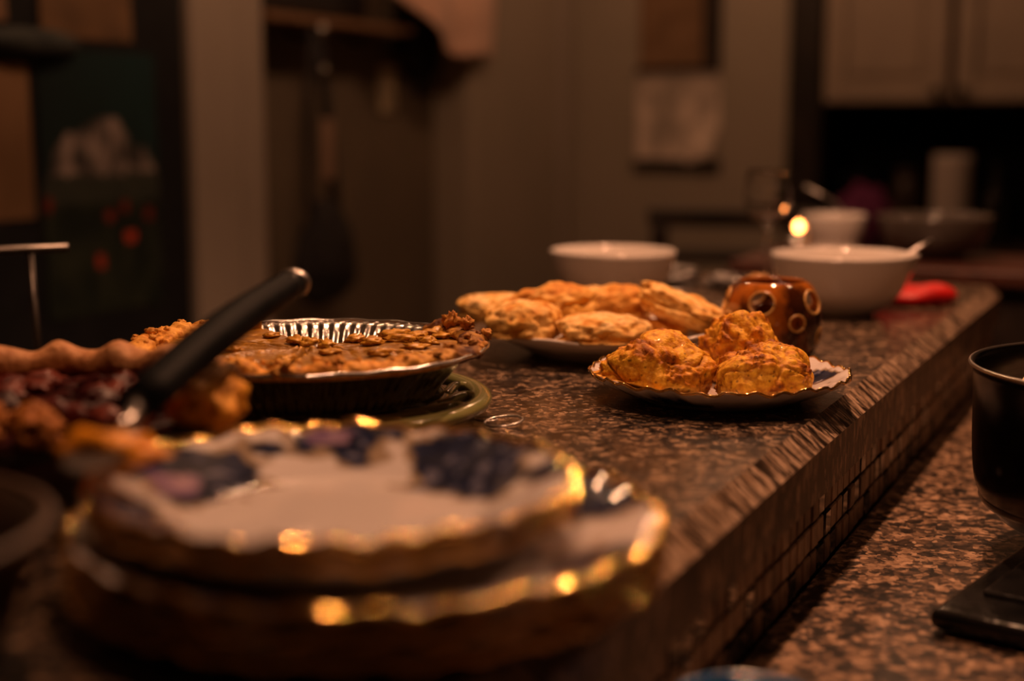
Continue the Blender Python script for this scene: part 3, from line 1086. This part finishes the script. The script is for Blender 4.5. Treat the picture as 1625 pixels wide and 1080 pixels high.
# ---------------------------------------------------------------- amber ceramic candle holder with round holes
HC = V(.238, 1.292)
hold = thing('candle_holder', 'amber brown glazed ceramic candle holder pierced with round holes', 'candle holder', HC, TH)
hold.scale.z = .94
outer = subdiv_profile([(.034, .0), (.0405, .006), (.0440, .022), (.0450, .036), (.0432, .052), (.0385, .064), (.0335, .0705), (.0305, .0725)], 4)
inner = subdiv_profile([(.0300, .0725), (.0290, .0700), (.0345, .063), (.0390, .051), (.0408, .036), (.0398, .022), (.036, .009), (.0, .006)], 4)
v, f = lathe([(0, 0)] + outer + inner, 96)
body = link('holder_body', v, f, M['amber'], hold)
cut = bmesh.new()
holes = []
for k in range(5):
    holes.append((A(-90 - 23 + 72 * k), .0545, .0115))
for k in range(8):
    holes.append((A(-90 + 20 + 45 * k), .036 if k % 2 == 0 else .021, .0078))
for (a, z, r) in holes:
    mx_ = Matrix.Translation((math.cos(a) * .042, math.sin(a) * .042, z)) @ Matrix.Rotation(a, 4, 'Z') @ Matrix.Rotation(PI / 2 - (.35 if z > .05 else 0), 4, 'Y')
    bmesh.ops.create_cone(cut, cap_ends=True, segments=28, radius1=r, radius2=r, depth=.026, matrix=mx_)
cme = bpy.data.meshes.new('cut'); cut.to_mesh(cme); cut.free()
co = bpy.data.objects.new('cut', cme); COL.objects.link(co)
co.parent = hold
md = body.modifiers.new('b', 'BOOLEAN'); md.object = co; md.operation = 'DIFFERENCE'; md.solver = 'EXACT'; md.use_self = True; md.use_hole_tolerant = True
bpy.context.view_layer.update()
dg = bpy.context.evaluated_depsgraph_get()
nm = bpy.data.meshes.new_from_object(body.evaluated_get(dg))
body.modifiers.clear()
body.data = nm
bpy.data.objects.remove(co)
def outer_r(z):
    for (r0_, z0_), (r1_, z1_) in zip(outer, outer[1:]):
        if z0_ <= z <= z1_: return r0_ + (r1_ - r0_) * (z - z0_) / max(z1_ - z0_, 1e-6)
    return outer[-1][0]
for (a, z, r) in holes:
    pts = []
    til = .35 if z > .05 else 0
    for k in range(32):
        t = 2 * PI * k / 32
        # ring in the cutter's frame
        zz = z + r * math.sin(t) * math.cos(til)
        lat = r * math.cos(t)
        rr = math.sqrt(max(outer_r(zz) ** 2 - lat * lat, 1e-6))
        pts.append((rr * math.cos(a) - lat * math.sin(a), rr * math.sin(a) + lat * math.cos(a), zz))
    v, f = tube(pts, .0011, 6, True)
    link('hole_rim', v, f, M['amber_rim'], hold)

# ---------------------------------------------------------------- bowls
def bowl(name, label, loc, R, H, m, lip=.002, foot=.45, group=None, spout=False):
    t = thing(name, label, 'bowl', loc, TH, group)
    th = .0038
    o_ = subdiv_profile([(foot * R, .004), (foot * R + .1 * R, .006), (.78 * R, .32 * H), (.93 * R, .66 * H), (R, H)], 5)
    i_ = subdiv_profile([(R - th, H), (.93 * R - th, .66 * H), (.78 * R - th, .32 * H + .003), (.4 * R, .012), (0, .010)], 5)
    sf = (lambda p, r, z: 1 + .06 * math.exp(-((p - A(352)) / .16) ** 2) * sm(.4 * H, H, z)) if spout else None
    v, f = lathe([(0, .002), (foot * R - .004, .002), (foot * R - .003, 0), (foot * R, 0)] + o_ + i_, 112, sf)
    link('bowl_body', v, f, m, t)
    ring = []
    for k in range(112):
        p = 2 * PI * k / 112
        rr = (R - th / 2) * (sf(p, R, H) if sf else 1)
        ring.append((rr * math.cos(p), rr * math.sin(p), H))
    v, f = tube(ring, lip, 8, True)
    link('rim', v, f, m, t)
    return t


bowl('serving_bowl', 'white ceramic bowl standing behind the pale biscuits', V(.119, 1.672), .0745, .061, M['white_glaze'])
wb = bowl('serving_bowl', 'white ceramic bowl with a spoon in it, behind the amber candle holder', V(.366, 1.572), .0785, .066, M['white_glaze'], spout=True)
# spoon standing in the bowl
so = thing('serving_spoon', 'steel spoon leaning over the right rim of the white bowl', 'spoon', V(.366, 1.572, .012), TH)
v, f = tube([(.01, 0, .006), (.045, .004, .035), (.083, .008, .0595), (.102, .010, .069)], [.0022, .0024, .003, .0040], 10, flat=.6)
link('handle', v, f, M['steel'], so)
v, f = lathe([(0, 0), (.010, .001), (.0155, .004), (.017, .007), (.0155, .0055), (.009, .0022), (0, .0015)], 28)
link('spoon_bowl', v, f, M['steel'], so, True, None, (0, 0, .001))

# red silicone mould/pot holder
v, f = lathe(subdiv_profile([(0, 0), (.036, 0), (.046, .003), (.049, .010), (.045, .0165), (.034, .019), (.022, .014), (.010, .0125), (0, .0125)], 4), 72,
             lambda p, r, z: 1 + .04 * math.cos(3 * p + .6) + .02 * math.cos(7 * p), lambda p, r, z: .0022 * math.sin(4 * p) * sm(.02, .04, r) if z > .008 else 0)
o = link('pot_holder', v, f, M['red'], None, True, None, V(.474, 1.672, .0005), TH)
tag(o, 'bright red puffy silicone pot holder beside the right white bowl', 'pot holder')

# crumpled foil, cutlery and a small roll between the bowls
bs, bf = ICO5
for (lab, x, d, r, s) in (('crumpled ball of foil on the bar between the two white bowls', .215, 1.86, .024, 1.1),
                          ('smaller flattened scrap of foil beside the foil ball', .272, 1.80, .020, 4.2)):
    vs = []
    for q in bs:
        dv = noise.voronoi(q * 2.2 + Vector((s, s, s)))[0]
        k = 1 + (dv[0] - .4) * .5 + noise.noise(q * 4) * .1
        vs.append(Vector((q.x * r * k * 1.3, q.y * r * k, q.z * r * k * .5)))
    zm = min(v.z for v in vs)
    for v in vs: v.z -= zm
    o = link('foil_scrap', vs, bf, M['dim_steel'], None, False, None, V(x, d, 0), s)
    tag(o, lab, 'foil')
for i, (x, d, rot) in enumerate(((.235, 1.775, .5), (.205, 1.80, .9))):
    t = thing('dessert_spoon', ['steel spoon lying in front of the foil ball, nearest the candle holder', 'steel spoon lying against the foil ball'][i], 'spoon', V(x, d, .0015), TH + rot, 'loose spoons on the bar')
    v, f = tube([(-.06, 0, .001), (-.02, 0, .004), (.03, 0, .003)], [.003, .002, .0018], 8, flat=.5)
    link('handle', v, f, M['steel'], t)
    v, f = lathe([(0, 0), (.009, .001), (.0135, .0045), (.0145, .006), (.012, .0045), (.006, .002), (0, .0015)], 24, lambda p, r, z: 1 + .25 * abs(math.cos(p)))
    link('spoon_bowl', v, f, M['steel'], t, True, None, (.044, 0, 0))
rv = []
for q in bs:
    k = 1 + noise.noise(q * 2) * .12
    rv.append(Vector((q.x * .0175 * k, q.y * .015 * k, (q.z + 1) * .0125 * k)))
o = link('bread_roll', rv, bf, M['biscuit'], None, True, [(.72, .42, .18)] * len(rv), V(.303, 1.745, 0))
tag(o, 'small tan bread roll on the bar just behind the amber candle holder', 'bread')

# wine glass
wg = thing('wine_glass', 'clear stemmed wine glass at the far end of the bar', 'glass', V(.333, 1.855), TH)
op = subdiv_profile([(.031, .0), (.030, .002), (.010, .0045), (.0040, .010), (.0035, .045), (.0050, .072), (.018, .084), (.028, .100), (.0315, .120), (.0275, .150)], 4)
ip = subdiv_profile([(.0265, .150), (.0305, .120), (.027, .1005), (.0165, .0862), (.0, .0795)], 4)
v, f = lathe([(0, 0)] + op + ip, 64)
link('glass_body', v, f, M['glass'], wg)

# ---------------------------------------------------------------- saucepan on the hot plate
HPX = thing('hot_plate', 'black enamelled double hot plate on the lower worktop under the pot', 'hot plate', (-.135, .887, LOW), A(-12))
def rbox(name, b, bev, parent, m, seg=4):
    bm = bmesh.new(); add_box(bm, *b, bev=bev, seg=seg)
    return bm_link(name, bm, m, parent, True)
rbox('base', (0, .24, 0, .46, .003, .0165), .006, HPX, M['black_gloss'])
rbox('raised_deck', (.018, .222, .045, .44, .0160, .0200), .002, HPX, M['black_gloss'])
for x in (.03, .21):
    for y in (.03, .43):
        v, f = lathe([(0, 0), (.009, 0), (.009, .004), (0, .004)], 16)
        link('foot', v, f, M['black'], HPX, True, None, (x, y, 0))
for k, y in enumerate((.155, .335)):
    v, f = lathe([(0, .0200), (.074, .0200), (.078, .021), (.078, .0235), (.072, .025), (0, .025)], 72)
    bn = link('burner', v, f, M['black_gloss'], HPX, True, None, (.12, y, 0))
    for r in (.03, .05, .068):
        v, f = tube([(r * math.cos(2 * PI * q / 64), r * math.sin(2 * PI * q / 64), .0251) for q in range(64)], .0016, 6, True)
        link('burner_ring', v, f, M['black_gloss'], bn)
for k in range(2):
    v, f = lathe([(0, .0), (.012, 0), (.011, .012), (0, .012)], 24)
    link('knob', v, f, M['black'], HPX, True, None, (.12 + .07 * k, .024, .0160))

RP = .125
pot = thing('cooking_pot', 'dark steel cooking pot holding mashed potato on the black hot plate', 'pot', (-.019, 1.110, LOW + .0266), TH)
pot.scale = (1, 1, 1.07)
prof = subdiv_profile([(0, 0), (.088, 0), (.106, .006), (.118, .022), (.122, .045), (.1235, .085), (.1245, .106)], 4) + [(.1265, .1075), (.1265, .1095), (.1235, .1095)] + \
    subdiv_profile([(.1220, .106), (.1205, .045), (.116, .024), (.104, .0085), (.0, .0045)], 4)
v, f = lathe(prof, 128)
link('pot_body', v, f, M['pot_steel'], pot)
v, f = tube([(.1262 * math.cos(2 * PI * k / 120), .1262 * math.sin(2 * PI * k / 120), .109) for k in range(120)], .0016, 8, True)
link('rolled_rim', v, f, M['steel'], pot)
for s in (0, 1):
    e = A(62) + PI * s
    pts = [(.121 + .034 * math.sin(PI * i / 12), -.035 + .07 * i / 12, .090 + .006 * math.sin(PI * i / 12)) for i in range(13)]
    pts = [(x * math.cos(e) - y * math.sin(e), x * math.sin(e) + y * math.cos(e), z) for x, y, z in pts]
    v, f = tube(pts, .0045, 10)
    link('handle', v, f, M['steel'], pot)
mp_v, mp_f = [], []
NRR, NAA = 26, 90
for j in range(NRR + 1):
    for i in range(NAA):
        a = 2 * PI * i / NAA; r = .1195 * j / NRR
        p = Vector((r * math.cos(a), r * math.sin(a), 0))
        z = .072 + .016 * noise.noise(p * 28) + .008 * noise.noise(p * 70) + .014 * (1 - (r / .12) ** 2) - .02 * sm(.09, .12, r)
        mp_v.append((p.x, p.y, z))
for j in range(NRR):
    for i in range(NAA):
        i2 = (i + 1) % NAA
        mp_f.append((j * NAA + i, (j + 1) * NAA + i, (j + 1) * NAA + i2, j * NAA + i2))
pz_ = pot.location
o = link('mashed_potato', mp_v, mp_f, M['potato'], None, True, None, pz_ + Vector((0, 0, .017)), TH)
tag(o, 'fluffy white mashed potato filling the dark cooking pot', 'food', None, 'stuff')

# blue cup low in the foreground on the lower worktop
bc_ = V(.1035, .598)
bc_.z = LOW
cp = thing('blue_bowl', 'deep blue glazed cup on the lower worktop at the bottom of the view', 'cup', bc_, TH)
v, f = lathe(subdiv_profile([(0, 0), (.021, 0), (.026, .004), (.030, .030), (.0325, .057), (.0330, .064)], 4) +
             subdiv_profile([(.0300, .064), (.0295, .057), (.027, .03), (.023, .009), (0, .006)], 4), 72)
link('cup_body', v, f, M['blue'], cp)
v, f = tube([(.0315 * math.cos(2 * PI * k / 72), .0315 * math.sin(2 * PI * k / 72), .064) for k in range(72)], .0021, 8, True)
link('rim', v, f, M['blue'], cp)
cp.name = 'cup'

# ================================================================== BEYOND THE BAR
# dark table just beyond the far end of the bar
TT = B - .004
tb = thing('side_table', 'high dark reddish wooden table beyond the far end of the bar', 'table', (0, 0, 0))
box('tabletop', M['redwood'], (-.66, .42, 2.17, 2.46, TT - .024, TT), tb, .004)
box('apron', M['darkwood'], (-.64, .40, 2.19, 2.44, TT - .12, TT - .024), tb, .003)
for x in (-.64, .35):
    for y in (2.19, 2.39):
        box('leg', M['darkwood'], (x, x + .05, y, y + .05, 0, TT - .024), tb, .004)

def on_table(x, y): return Vector((x, y, TT))
# candle (flame seen at the same height as the bowls)
cd = thing('tealight_candle', 'lit tealight with a glowing orange flame on the table beyond the bar', 'candle', on_table(-.590, 2.33))
v, f = lathe([(0, 0), (.019, 0), (.0195, .029), (.0185, .029), (.018, .022), (0, .022)], 32)
link('cup', v, f, M['foil'], cd)
v, f = lathe([(0, .0215), (.0178, .0225), (.017, .0240), (0, .0235)], 32)
link('wax', v, f, M['wax'], cd)
v, f = tube([(0, 0, .023), (0, 0, .039)], .0008, 6)
link('wick', v, f, M['black'], cd)
v, f = lathe(subdiv_profile([(0, .037), (.0045, .039), (.0062, .043), (.0048, .048), (.0018, .052), (0, .054)], 4), 20)
link('flame', v, f, M['flame'], cd)

# big grey mixing bowl, pale bowl with a ladle
bowl('mixing_bowl', 'wide dim grey mixing bowl on the table beyond the bar', on_table(-.372, 2.335), .090, .068, M['grey_bowl'])
bowl('mixing_bowl', 'pale bowl with a ladle in it, left of the grey mixing bowl', on_table(-.528, 2.315), .052, .066, M['white_glaze'], foot=.7)
ld = thing('ladle', 'steel ladle slanting up out of the pale bowl', 'ladle', on_table(-.528, 2.315) + Vector((0, 0, .014)), TH)
v, f = tube([(.012, 0, .004), (.020, 0, .05), (.0, 0, .075), (-.05, 0, .098)], [.002, .0022, .003, .005], 8, flat=.6)
link('handle', v, f, M['steel'], ld)
v, f = lathe([(0, 0), (.012, .001), (.019, .007), (.021, .013), (.0185, .008), (.010, .003), (0, .002)], 24)
link('ladle_bowl', v, f, M['steel'], ld)

# black chair beyond the table
ch = thing('dining_chair', 'black high-backed chair standing beyond the bar in front of the back wall', 'chair', (-.88, 3.02, 0), A(12))
def rail(n, b): return box(n, M['darkwood'], b, ch, .006)
rail('top_rail', (-.215, .225, -.016, .016, 1.035, 1.075))
rail('back_rail', (-.20, .20, -.012, .012, .955, .985))
rail('back_rail', (-.20, .20, -.012, .012, .84, .87))
for s in (-1, 1):
    rail('leg', (s * .19 - .018, s * .19 + .018, -.018, .018, 0, 1.04))
    rail('leg', (s * .19 - .018, s * .19 + .018, .36, .396, 0, .66))
rail('seat', (-.22, .22, -.01, .42, .66, .70))
rail('footrest', (-.19, .19, .365, .390, .25, .28))

# bar stool behind the bar at the left: thin metal back frame
bsx = V(-.47, 1.36)
st_ = thing('bar_stool', 'black bar stool with a thin metal back frame at the left, behind the pies', 'stool', (bsx.x, bsx.y, 0), TH)
v, f = tube([(-.26, -.02, 1.128), (-.10, -.005, 1.136), (.045, 0, 1.142)], .0042, 8)
link('top_rail', v, f, M['dim_steel'], st_)
for x in (-.24, .008):
    v, f = tube([(x, 0, 1.137), (x + .003, 0, 1.05), (x + .012, 0, .72)], .0036, 8)
    link('back_post', v, f, M['dim_steel'], st_)
box('seat', M['black'], (-.25, .04, -.25, .02, .70, .74), st_, .012)
for x in (-.23, .02):
    for y in (-.23, -.005):
        v, f = tube([(x, y, .70), (x * 1.1, y * 1.1, 0)], .010, 8)
        link('leg', v, f, M['black'], st_)
box('footrest', M['steel'], (-.23, .02, -.24, -.225, .25, .265), st_, .003)

# ---------------------------------------------------------------- fridge with sheets on it
fr = thing('refrigerator', 'tall black refrigerator covered with papers at the left', 'refrigerator', (0, 0, 0))
box('body', M['fridge'], (-2.50, -1.82, 1.235, 2.255, .02, 2.0), fr, .01)
fd = box('fridge_door', M['fridge'], (-1.815, -1.775, 1.24, 2.25, .62, 1.995), fr, .012)
box('handle', M['black'], (-1.775, -1.745, 1.29, 1.32, .9, 1.6), fd, .006)
fd = box('freezer_drawer', M['fridge'], (-1.815, -1.775, 1.24, 2.25, .06, .61), fr, .012)
box('handle', M['black'], (-1.775, -1.745, 1.4, 2.1, .54, .565), fd, .006)
FX = -1.7745


def sheet(name, label, cat, y0_, y1_, z0_, z1_, fn, x=FX, ny=70, nz=90, curl=.004, m='poster', along='Y'):
    """thin sheet hanging on a wall, colours printed per vertex; fn(u, v) -> rgb"""
    vs, cs = [], []
    for layer in (0, 1):
        for j in range(nz + 1):
            for i in range(ny + 1):
                u, v_ = i / ny, j / nz
                off = .0006 + curl * (abs(u - .5) * 2) ** 3 * (1 - v_) + (0 if layer else .0006)
                y_ = y0_ + (y1_ - y0_) * u
                z_ = z0_ + (z1_ - z0_) * v_
                vs.append((x + off, y_, z_) if along == 'Y' else (y_, x - off, z_))
                cs.append(fn(u, v_))
    fs_ = []
    K = (ny + 1) * (nz + 1)
    for j in range(nz):
        for i in range(ny):
            a = j * (ny + 1) + i
            fs_.append((a, a + 1, a + ny + 2, a + ny + 1))
            fs_.append((K + a, K + a + ny + 1, K + a + ny + 2, K + a + 1))
    o = link(name, vs, fs_, M[m], None, True, cs)
    return tag(o, label, cat)


def mountain(u, v_):
    n1 = noise.noise(Vector((u * 7, v_ * 7, 1))); n2 = noise.noise(Vector((u * 16, v_ * 16, 2)))
    ridge = max(.77 - .34 * abs(u - .50) - .9 * max(abs(u - .5) - .38, 0) + .035 * n1, 0)
    c = lerp((.006, .02, .022), (.009, .042, .048), clamp(v_ + n1 * .3) * u)
    if .53 + .035 * n2 < v_ < ridge:
        c = lerp((.06, .055, .055), (.40, .33, .31), clamp(.40 + n1 * 1.1 + n2 * .8))
    elif v_ <= .53 + .035 * n2:
        c = lerp((.008, .016, .012), (.03, .04, .025), clamp(.4 + n1))
        if v_ > .43: c = lerp(c, (.07, .08, .075), .45)
        for (fu, fv, fr_, k) in ((.05, .43, .05, .3), (.69, .41, .04, .35), (.55, .375, .045, .4), (.90, .37, .05, .3), (.72, .285, .055, 1), (.46, .20, .05, .7)):
            if math.hypot(u - fu, (v_ - fv) * 1.45) < fr_ * (.8 + .4 * n2):
                c = (.60 * k, .07 * k, .03 * k)
    return c


sheet('mountain_poster', 'dark teal poster of a grey mountain above red flowers on the refrigerator', 'poster', 1.848, 2.150, .92, 1.386, mountain)
sheet('paper_sheet', 'tan sheet of paper at the left, beside the mountain poster', 'paper', 1.62, 1.828, 1.10, 1.358,
      lambda u, v_: lerp((.20, .115, .06), (.34, .20, .11), sm(.25, .9, v_) + .2 * noise.noise(Vector((u * 4, v_ * 4, 0)))))
sheet('paper_sheet', 'brown card above the mountain poster with a ragged lower edge', 'paper', 1.86, 2.09, 1.405, 1.62,
      lambda u, v_: lerp((.14, .085, .05), (.24, .14, .075), clamp(.5 + noise.noise(Vector((u * 3, v_ * 3, 5))))))
sheet('paper_sheet', 'small tan note in the upper left corner of the refrigerator', 'paper', 1.66, 1.785, 1.425, 1.60,
      lambda u, v_: (.30, .18, .11))
# dark flat cap hanging over the papers
v, f = lathe(subdiv_profile([(0, .022), (.035, .020), (.060, .010), (.068, 0)], 4), 40, lambda p, r, z: 1 + .25 * abs(math.cos(p)))
vs = [Vector((q.z + .003, q.x * 1.35, q.y * .36)) for q in v]
o = link('magnet_clip', vs, f, mat('teal_grey_cloth', (.03, .04, .045), .8, color2=(.05, .06, .06), scale=20), None, True, None, (FX + .004, 1.835, 1.392))
o.name = 'cap'
tag(o, 'dark teal cap clipped to the refrigerator above the tan sheet', 'cap')

# ---------------------------------------------------------------- niche: rack, towel, bag, switch
NX_ = -1.899
rk = thing('coat_rack', 'horizontal wooden coat rack board high in the brown wall niche', 'rack', (NX_, 2.56, 1.478))
box('board', mat('tan_rack_wood', (.30, .17, .09), .5, color2=(.24, .13, .07), scale=10, stretch=(1, 6, 1)), (0, .10, .0, .62, 0, .018), rk, .003)
for y in (.16, .40, .66):
    v, f = tube([(.03, y, 0), (.05, y, -.025), (.085, y, -.03), (.095, y, -.008)], .006, 8)
    link('hook', v, f, M['black'], rk)
fp = thing('picture_frame', 'dark framed picture standing on the coat rack board', 'picture', (NX_ + .03, 2.60, 1.4965))
box('frame', M['darkwood'], (0, .02, 0, .44, 0, .32), fp, .004)
box('picture', M['black_cloth'], (.0195, .022, .03, .41, .03, .29), fp)

# hanging dark bag on a strap
bag = thing('shoulder_bag', 'black bag hanging by a long strap from the coat rack in the niche', 'bag', (NX_ + .112, 2.725, 1.468))
v, f = tube([(0, -.015, 0), (.0, -.035, -.12), (0, -.05, -.36), (0, -.03, -.44)], .012, 8, flat=.5)
link('strap', v, f, M['black_cloth'], bag)
v, f = tube([(0, .0, 0), (.0, .025, -.12), (0, .055, -.32), (0, .07, -.44)], .018, 8, flat=.5)
link('strap', v, f, M['black_cloth'], bag)
vs = []
bs3, bf3 = ICO5
for q in bs3:
    k = 1 + .12 * noise.noise(q * 2.2)
    zz = q.z
    wy = (.105 + .045 * -zz) * k
    vs.append(Vector((q.x * .045 * k, q.y * wy + .02, zz * .12 * k - .50)))
link('pouch', vs, bf3, M['black_cloth'], bag)
v, f = tube([(.012, 0, .01), (.016, .004, -.02)], .010, 12)
link('buckle', v, f, M['steel'], bag)
v, f = lathe([(0, 0), (.010, .0), (.010, .006), (0, .008)], 20)
vs = [Vector((q.z + .012, q.x + .004, q.y - .092)) for q in v]
link('snap', vs, f, M['steel'], bag)
box('luggage_tag', M['tag'], (.012, .018, -.012, .036, -.335, -.20), bag, .003)

ls = thing('light_switch', 'ivory light switch plate on the brown wall of the niche', 'switch', (NX_, 3.215, 1.345))
box('plate', M['ivory'], (0, .006, -.036, .036, -.058, .058), ls, .003)
box('toggle', M['ivory'], (.006, .016, -.006, .006, -.012, .012), ls, .002)
v, f = lathe([(0, 0), (.003, 0), (.003, .001), (0, .0015)], 12)
for z in (-.04, .04):
    link('screw', [Vector((q.z + .006, q.x, q.y + z)) for q in v], f, M['steel'], ls)


def drape(name, label, cat, x, ya, yb, zt, zb_fn, m, folds=5, depth=.03, bulge=.03, seed=0):
    NYd, NZd = 60, 40
    vs = []
    for lay in (0, 1):
        for j in range(NZd + 1):
            for i in range(NYd + 1):
                u, w = i / NYd, j / NZd
                y = ya + (yb - ya) * u
                zb_ = zb_fn(u)
                z = zt + (zb_ - zt) * w
                off = depth * (.4 + .6 * w) * math.sin(u * folds * PI + seed + w) * .5 + bulge * math.sin(PI * min(w * 1.1, 1)) + .01 * noise.noise(Vector((u * 4, w * 4, seed)))
                vs.append((x + off + bulge - (.004 if lay else 0), y, z))
    K = (NYd + 1) * (NZd + 1)
    fs_ = []
    for j in range(NZd):
        for i in range(NYd):
            a = j * (NYd + 1) + i
            fs_.append((a, a + NYd + 1, a + NYd + 2, a + 1))
            fs_.append((K + a, K + a + 1, K + a + NYd + 2, K + a + NYd + 1))
    bnd = [i for i in range(NYd + 1)] + [j * (NYd + 1) + NYd for j in range(1, NZd + 1)] + [NZd * (NYd + 1) + i for i in range(NYd - 1, -1, -1)] + [j * (NYd + 1) for j in range(NZd - 1, 0, -1)]
    for k in range(len(bnd)):
        a, b_ = bnd[k], bnd[(k + 1) % len(bnd)]
        fs_.append((a, b_, K + b_, K + a))
    o = link(name, vs, fs_, m, None, True)
    return tag(o, label, cat)


drape('hanging_towel', 'pinkish beige towel draped at the upper right of the niche', 'towel', -1.765, 2.99, 3.56, 1.95,
      lambda u: 1.555 - .125 * sm(0, .75, u) + .012 * math.sin(u * 9), M['cloth'], 5, .025, .012, 1.0)
drape('towel_shade', 'dark drape standing in for the shadow in the niche under the beige towel', 'shade_drape', -1.885, 3.20, 3.455, 1.75,
      lambda u: 1.44 - .10 * math.exp(-((u - .62) / .22) ** 2) - .02 * u, M['black_cloth'], 4, .03, .012, 2.0)  # dark drape put in for the shadow beneath the towel

# ---------------------------------------------------------------- wall calendar on the back wall
cal = thing('wall_calendar', 'wall calendar with a brown picture above and a blank cream page below', 'calendar', (-1.44, 4.199, 1.40), 0)
def page(name, x0_, x1_, z0_, z1_, off, m, curl=0):
    vs = []
    nx, nz = 24, 24
    for lay in (0, 1):
        for j in range(nz + 1):
            for i in range(nx + 1):
                u, w = i / nx, j / nz
                c = curl * sm(.55, 1.0, u) * sm(.55, 1, 1 - w)
                vs.append((x0_ + (x1_ - x0_) * u - c * .4, -(off + c) - (0 if lay else .0012), z0_ + (z1_ - z0_) * w + c * .5))
    K = (nx + 1) * (nz + 1)
    fs_ = []
    for j in range(nz):
        for i in range(nx):
            a = j * (nx + 1) + i
            fs_.append((a, a + 1, a + nx + 2, a + nx + 1)); fs_.append((K + a, K + a + nx + 1, K + a + nx + 2, K + a + 1))
    return link(name, vs, fs_, m, cal)
page('page', -.140, .125, -.262, .015, .003, M['paper'], .035)
page('picture', -.135, .125, .03, .32, .003, M['brownpaper'])
box('frame', M['darkwood'], (.072, .128, -.012, -.006, .035, .32), cal)
box('frame', M['darkwood'], (-.140, .128, -.014, -.006, .012, .032), cal)
box('page_shade', M['darkwood'], (-.150, .130, -.0055, -.0005, -.292, -.250), cal)  # dark strip standing in for the shadow along the page's lower edge
box('binding', M['casing'], (-.140, .125, -.010, -.004, .0, .012), cal)

# ---------------------------------------------------------------- far kitchen: upper cabinets, counter, things on it
for k, (x0_, x1_) in enumerate(((-1.002, -.648), (-.636, -.282), (-.270, .084), (.096, .45))):
    uc = thing('upper_cabinet', ['cream upper wall cabinet nearest the dark post', 'cream upper wall cabinet second from the dark post',
                                 'cream upper wall cabinet third from the dark post', 'cream upper wall cabinet furthest right'][k], 'cabinet', (0, 0, 0), 0, 'cream upper cabinets')
    box('body', M['cabinet'], (x0_, x1_, 4.225, 4.53, 1.318, 2.1), uc)
    dr = thing('d', None, None, (0, 0, 0))
    bpy.data.objects.remove(dr)
    dr = box('cabinet_door', M['cabinet'], (x0_ + .004, x1_ - .004, 4.205, 4.2245, 1.320, 2.095), uc, .004)
    bm = bmesh.new()
    for bb in ((x0_ + .004, x0_ + .062, 4.189, 4.205, 1.32, 2.095), (x1_ - .062, x1_ - .004, 4.189, 4.205, 1.32, 2.095),
               (x0_ + .062, x1_ - .062, 4.189, 4.205, 1.32, 1.378), (x0_ + .062, x1_ - .062, 4.189, 4.205, 2.037, 2.095)):
        add_box(bm, *bb, bev=.003, seg=1)
    bm_link('door_frame', bm, M['cabinet'], dr)
    box('door_panel', M['cabinet'], (x0_ + .080, x1_ - .080, 4.197, 4.205, 1.396, 2.02), dr, .004)
    kx = x1_ - .03 if k % 2 == 0 else x0_ + .03
    v, f = lathe([(0, 0), (.006, 0), (.006, .012), (.015, .018), (.015, .026), (0, .030)], 20)
    link('knob', [Vector((q.x + kx, 4.189 - q.z, q.y + 1.345)) for q in v], f, M['black'], dr)
bcab = thing('far_base_cabinet', 'dark base cabinet below the upper cabinets at the far wall', 'cabinet', (0, 0, 0))
bcab.name = 'base_cabinet'
box('body', M['cabinet'], (-1.0, 1.4, 3.93, 4.52, .08, .87), bcab)
box('plinth', M['black'], (-1.0, 1.4, 3.98, 4.52, 0, .08), bcab)
for k in range(5):
    box('cabinet_door', M['cabinet'], (-.99 + k * .48, -.53 + k * .48, 3.912, 3.93, .1, .85), bcab, .004)
o = box('far_worktop', M['granite'], (-1.0, 1.4, 3.90, 4.525, .87, .91), bev=.004)
tag(o, 'dark granite worktop along the far kitchen wall', 'worktop')
o.name = 'kitchen_worktop'
def far_thing(name, label, cat, x, y, prof, m, seg=40):
    v, f = lathe(prof, seg)
    o = link(name, v, f, m, None, True, None, (x, y, .911))
    return tag(o, label, cat)
far_thing('paper_towel_roll', 'upright white paper towel roll on the far worktop', 'paper roll', -.628, 4.20,
          subdiv_profile([(0, 0), (.050, 0), (.055, .004), (.055, .244), (.050, .248), (.016, .248), (.015, .240), (0, .240)], 2), M['glaze_dim'])
far_thing('canister', 'dark round canister on the far worktop beside the post', 'canister', -.915, 4.32,
          subdiv_profile([(0, 0), (.07, 0), (.075, .006), (.075, .19), (.066, .20), (.02, .205), (.018, .22), (0, .225)], 2), M['black'])
far_thing('jar', 'brown stoneware jar on the far worktop beneath the cabinet knobs', 'jar', -.775, 4.32,
          subdiv_profile([(0, 0), (.04, 0), (.048, .03), (.048, .15), (.035, .19), (.038, .215), (0, .215)], 3), M['darkdish'])
vs = [Vector((q.x * .075 * (1 + .2 * noise.noise(q * 2)), q.y * .05, (q.z + 1) * .085 * (1 + .2 * noise.noise(q * 2.4)))) for q in bs]
o = link('cloth_bundle', vs, bf, M['purple'], None, True, None, (-.845, 4.06, .911))
tag(o, 'dark purple cloth bundle on the far worktop between canister and jar', 'cloth')
far_thing('bottle', 'dark bottle on the far worktop right of the paper towel roll', 'bottle', -.50, 4.15,
          subdiv_profile([(0, 0), (.033, 0), (.036, .01), (.036, .13), (.014, .18), (.013, .23), (0, .23)], 3), M['black_gloss'])
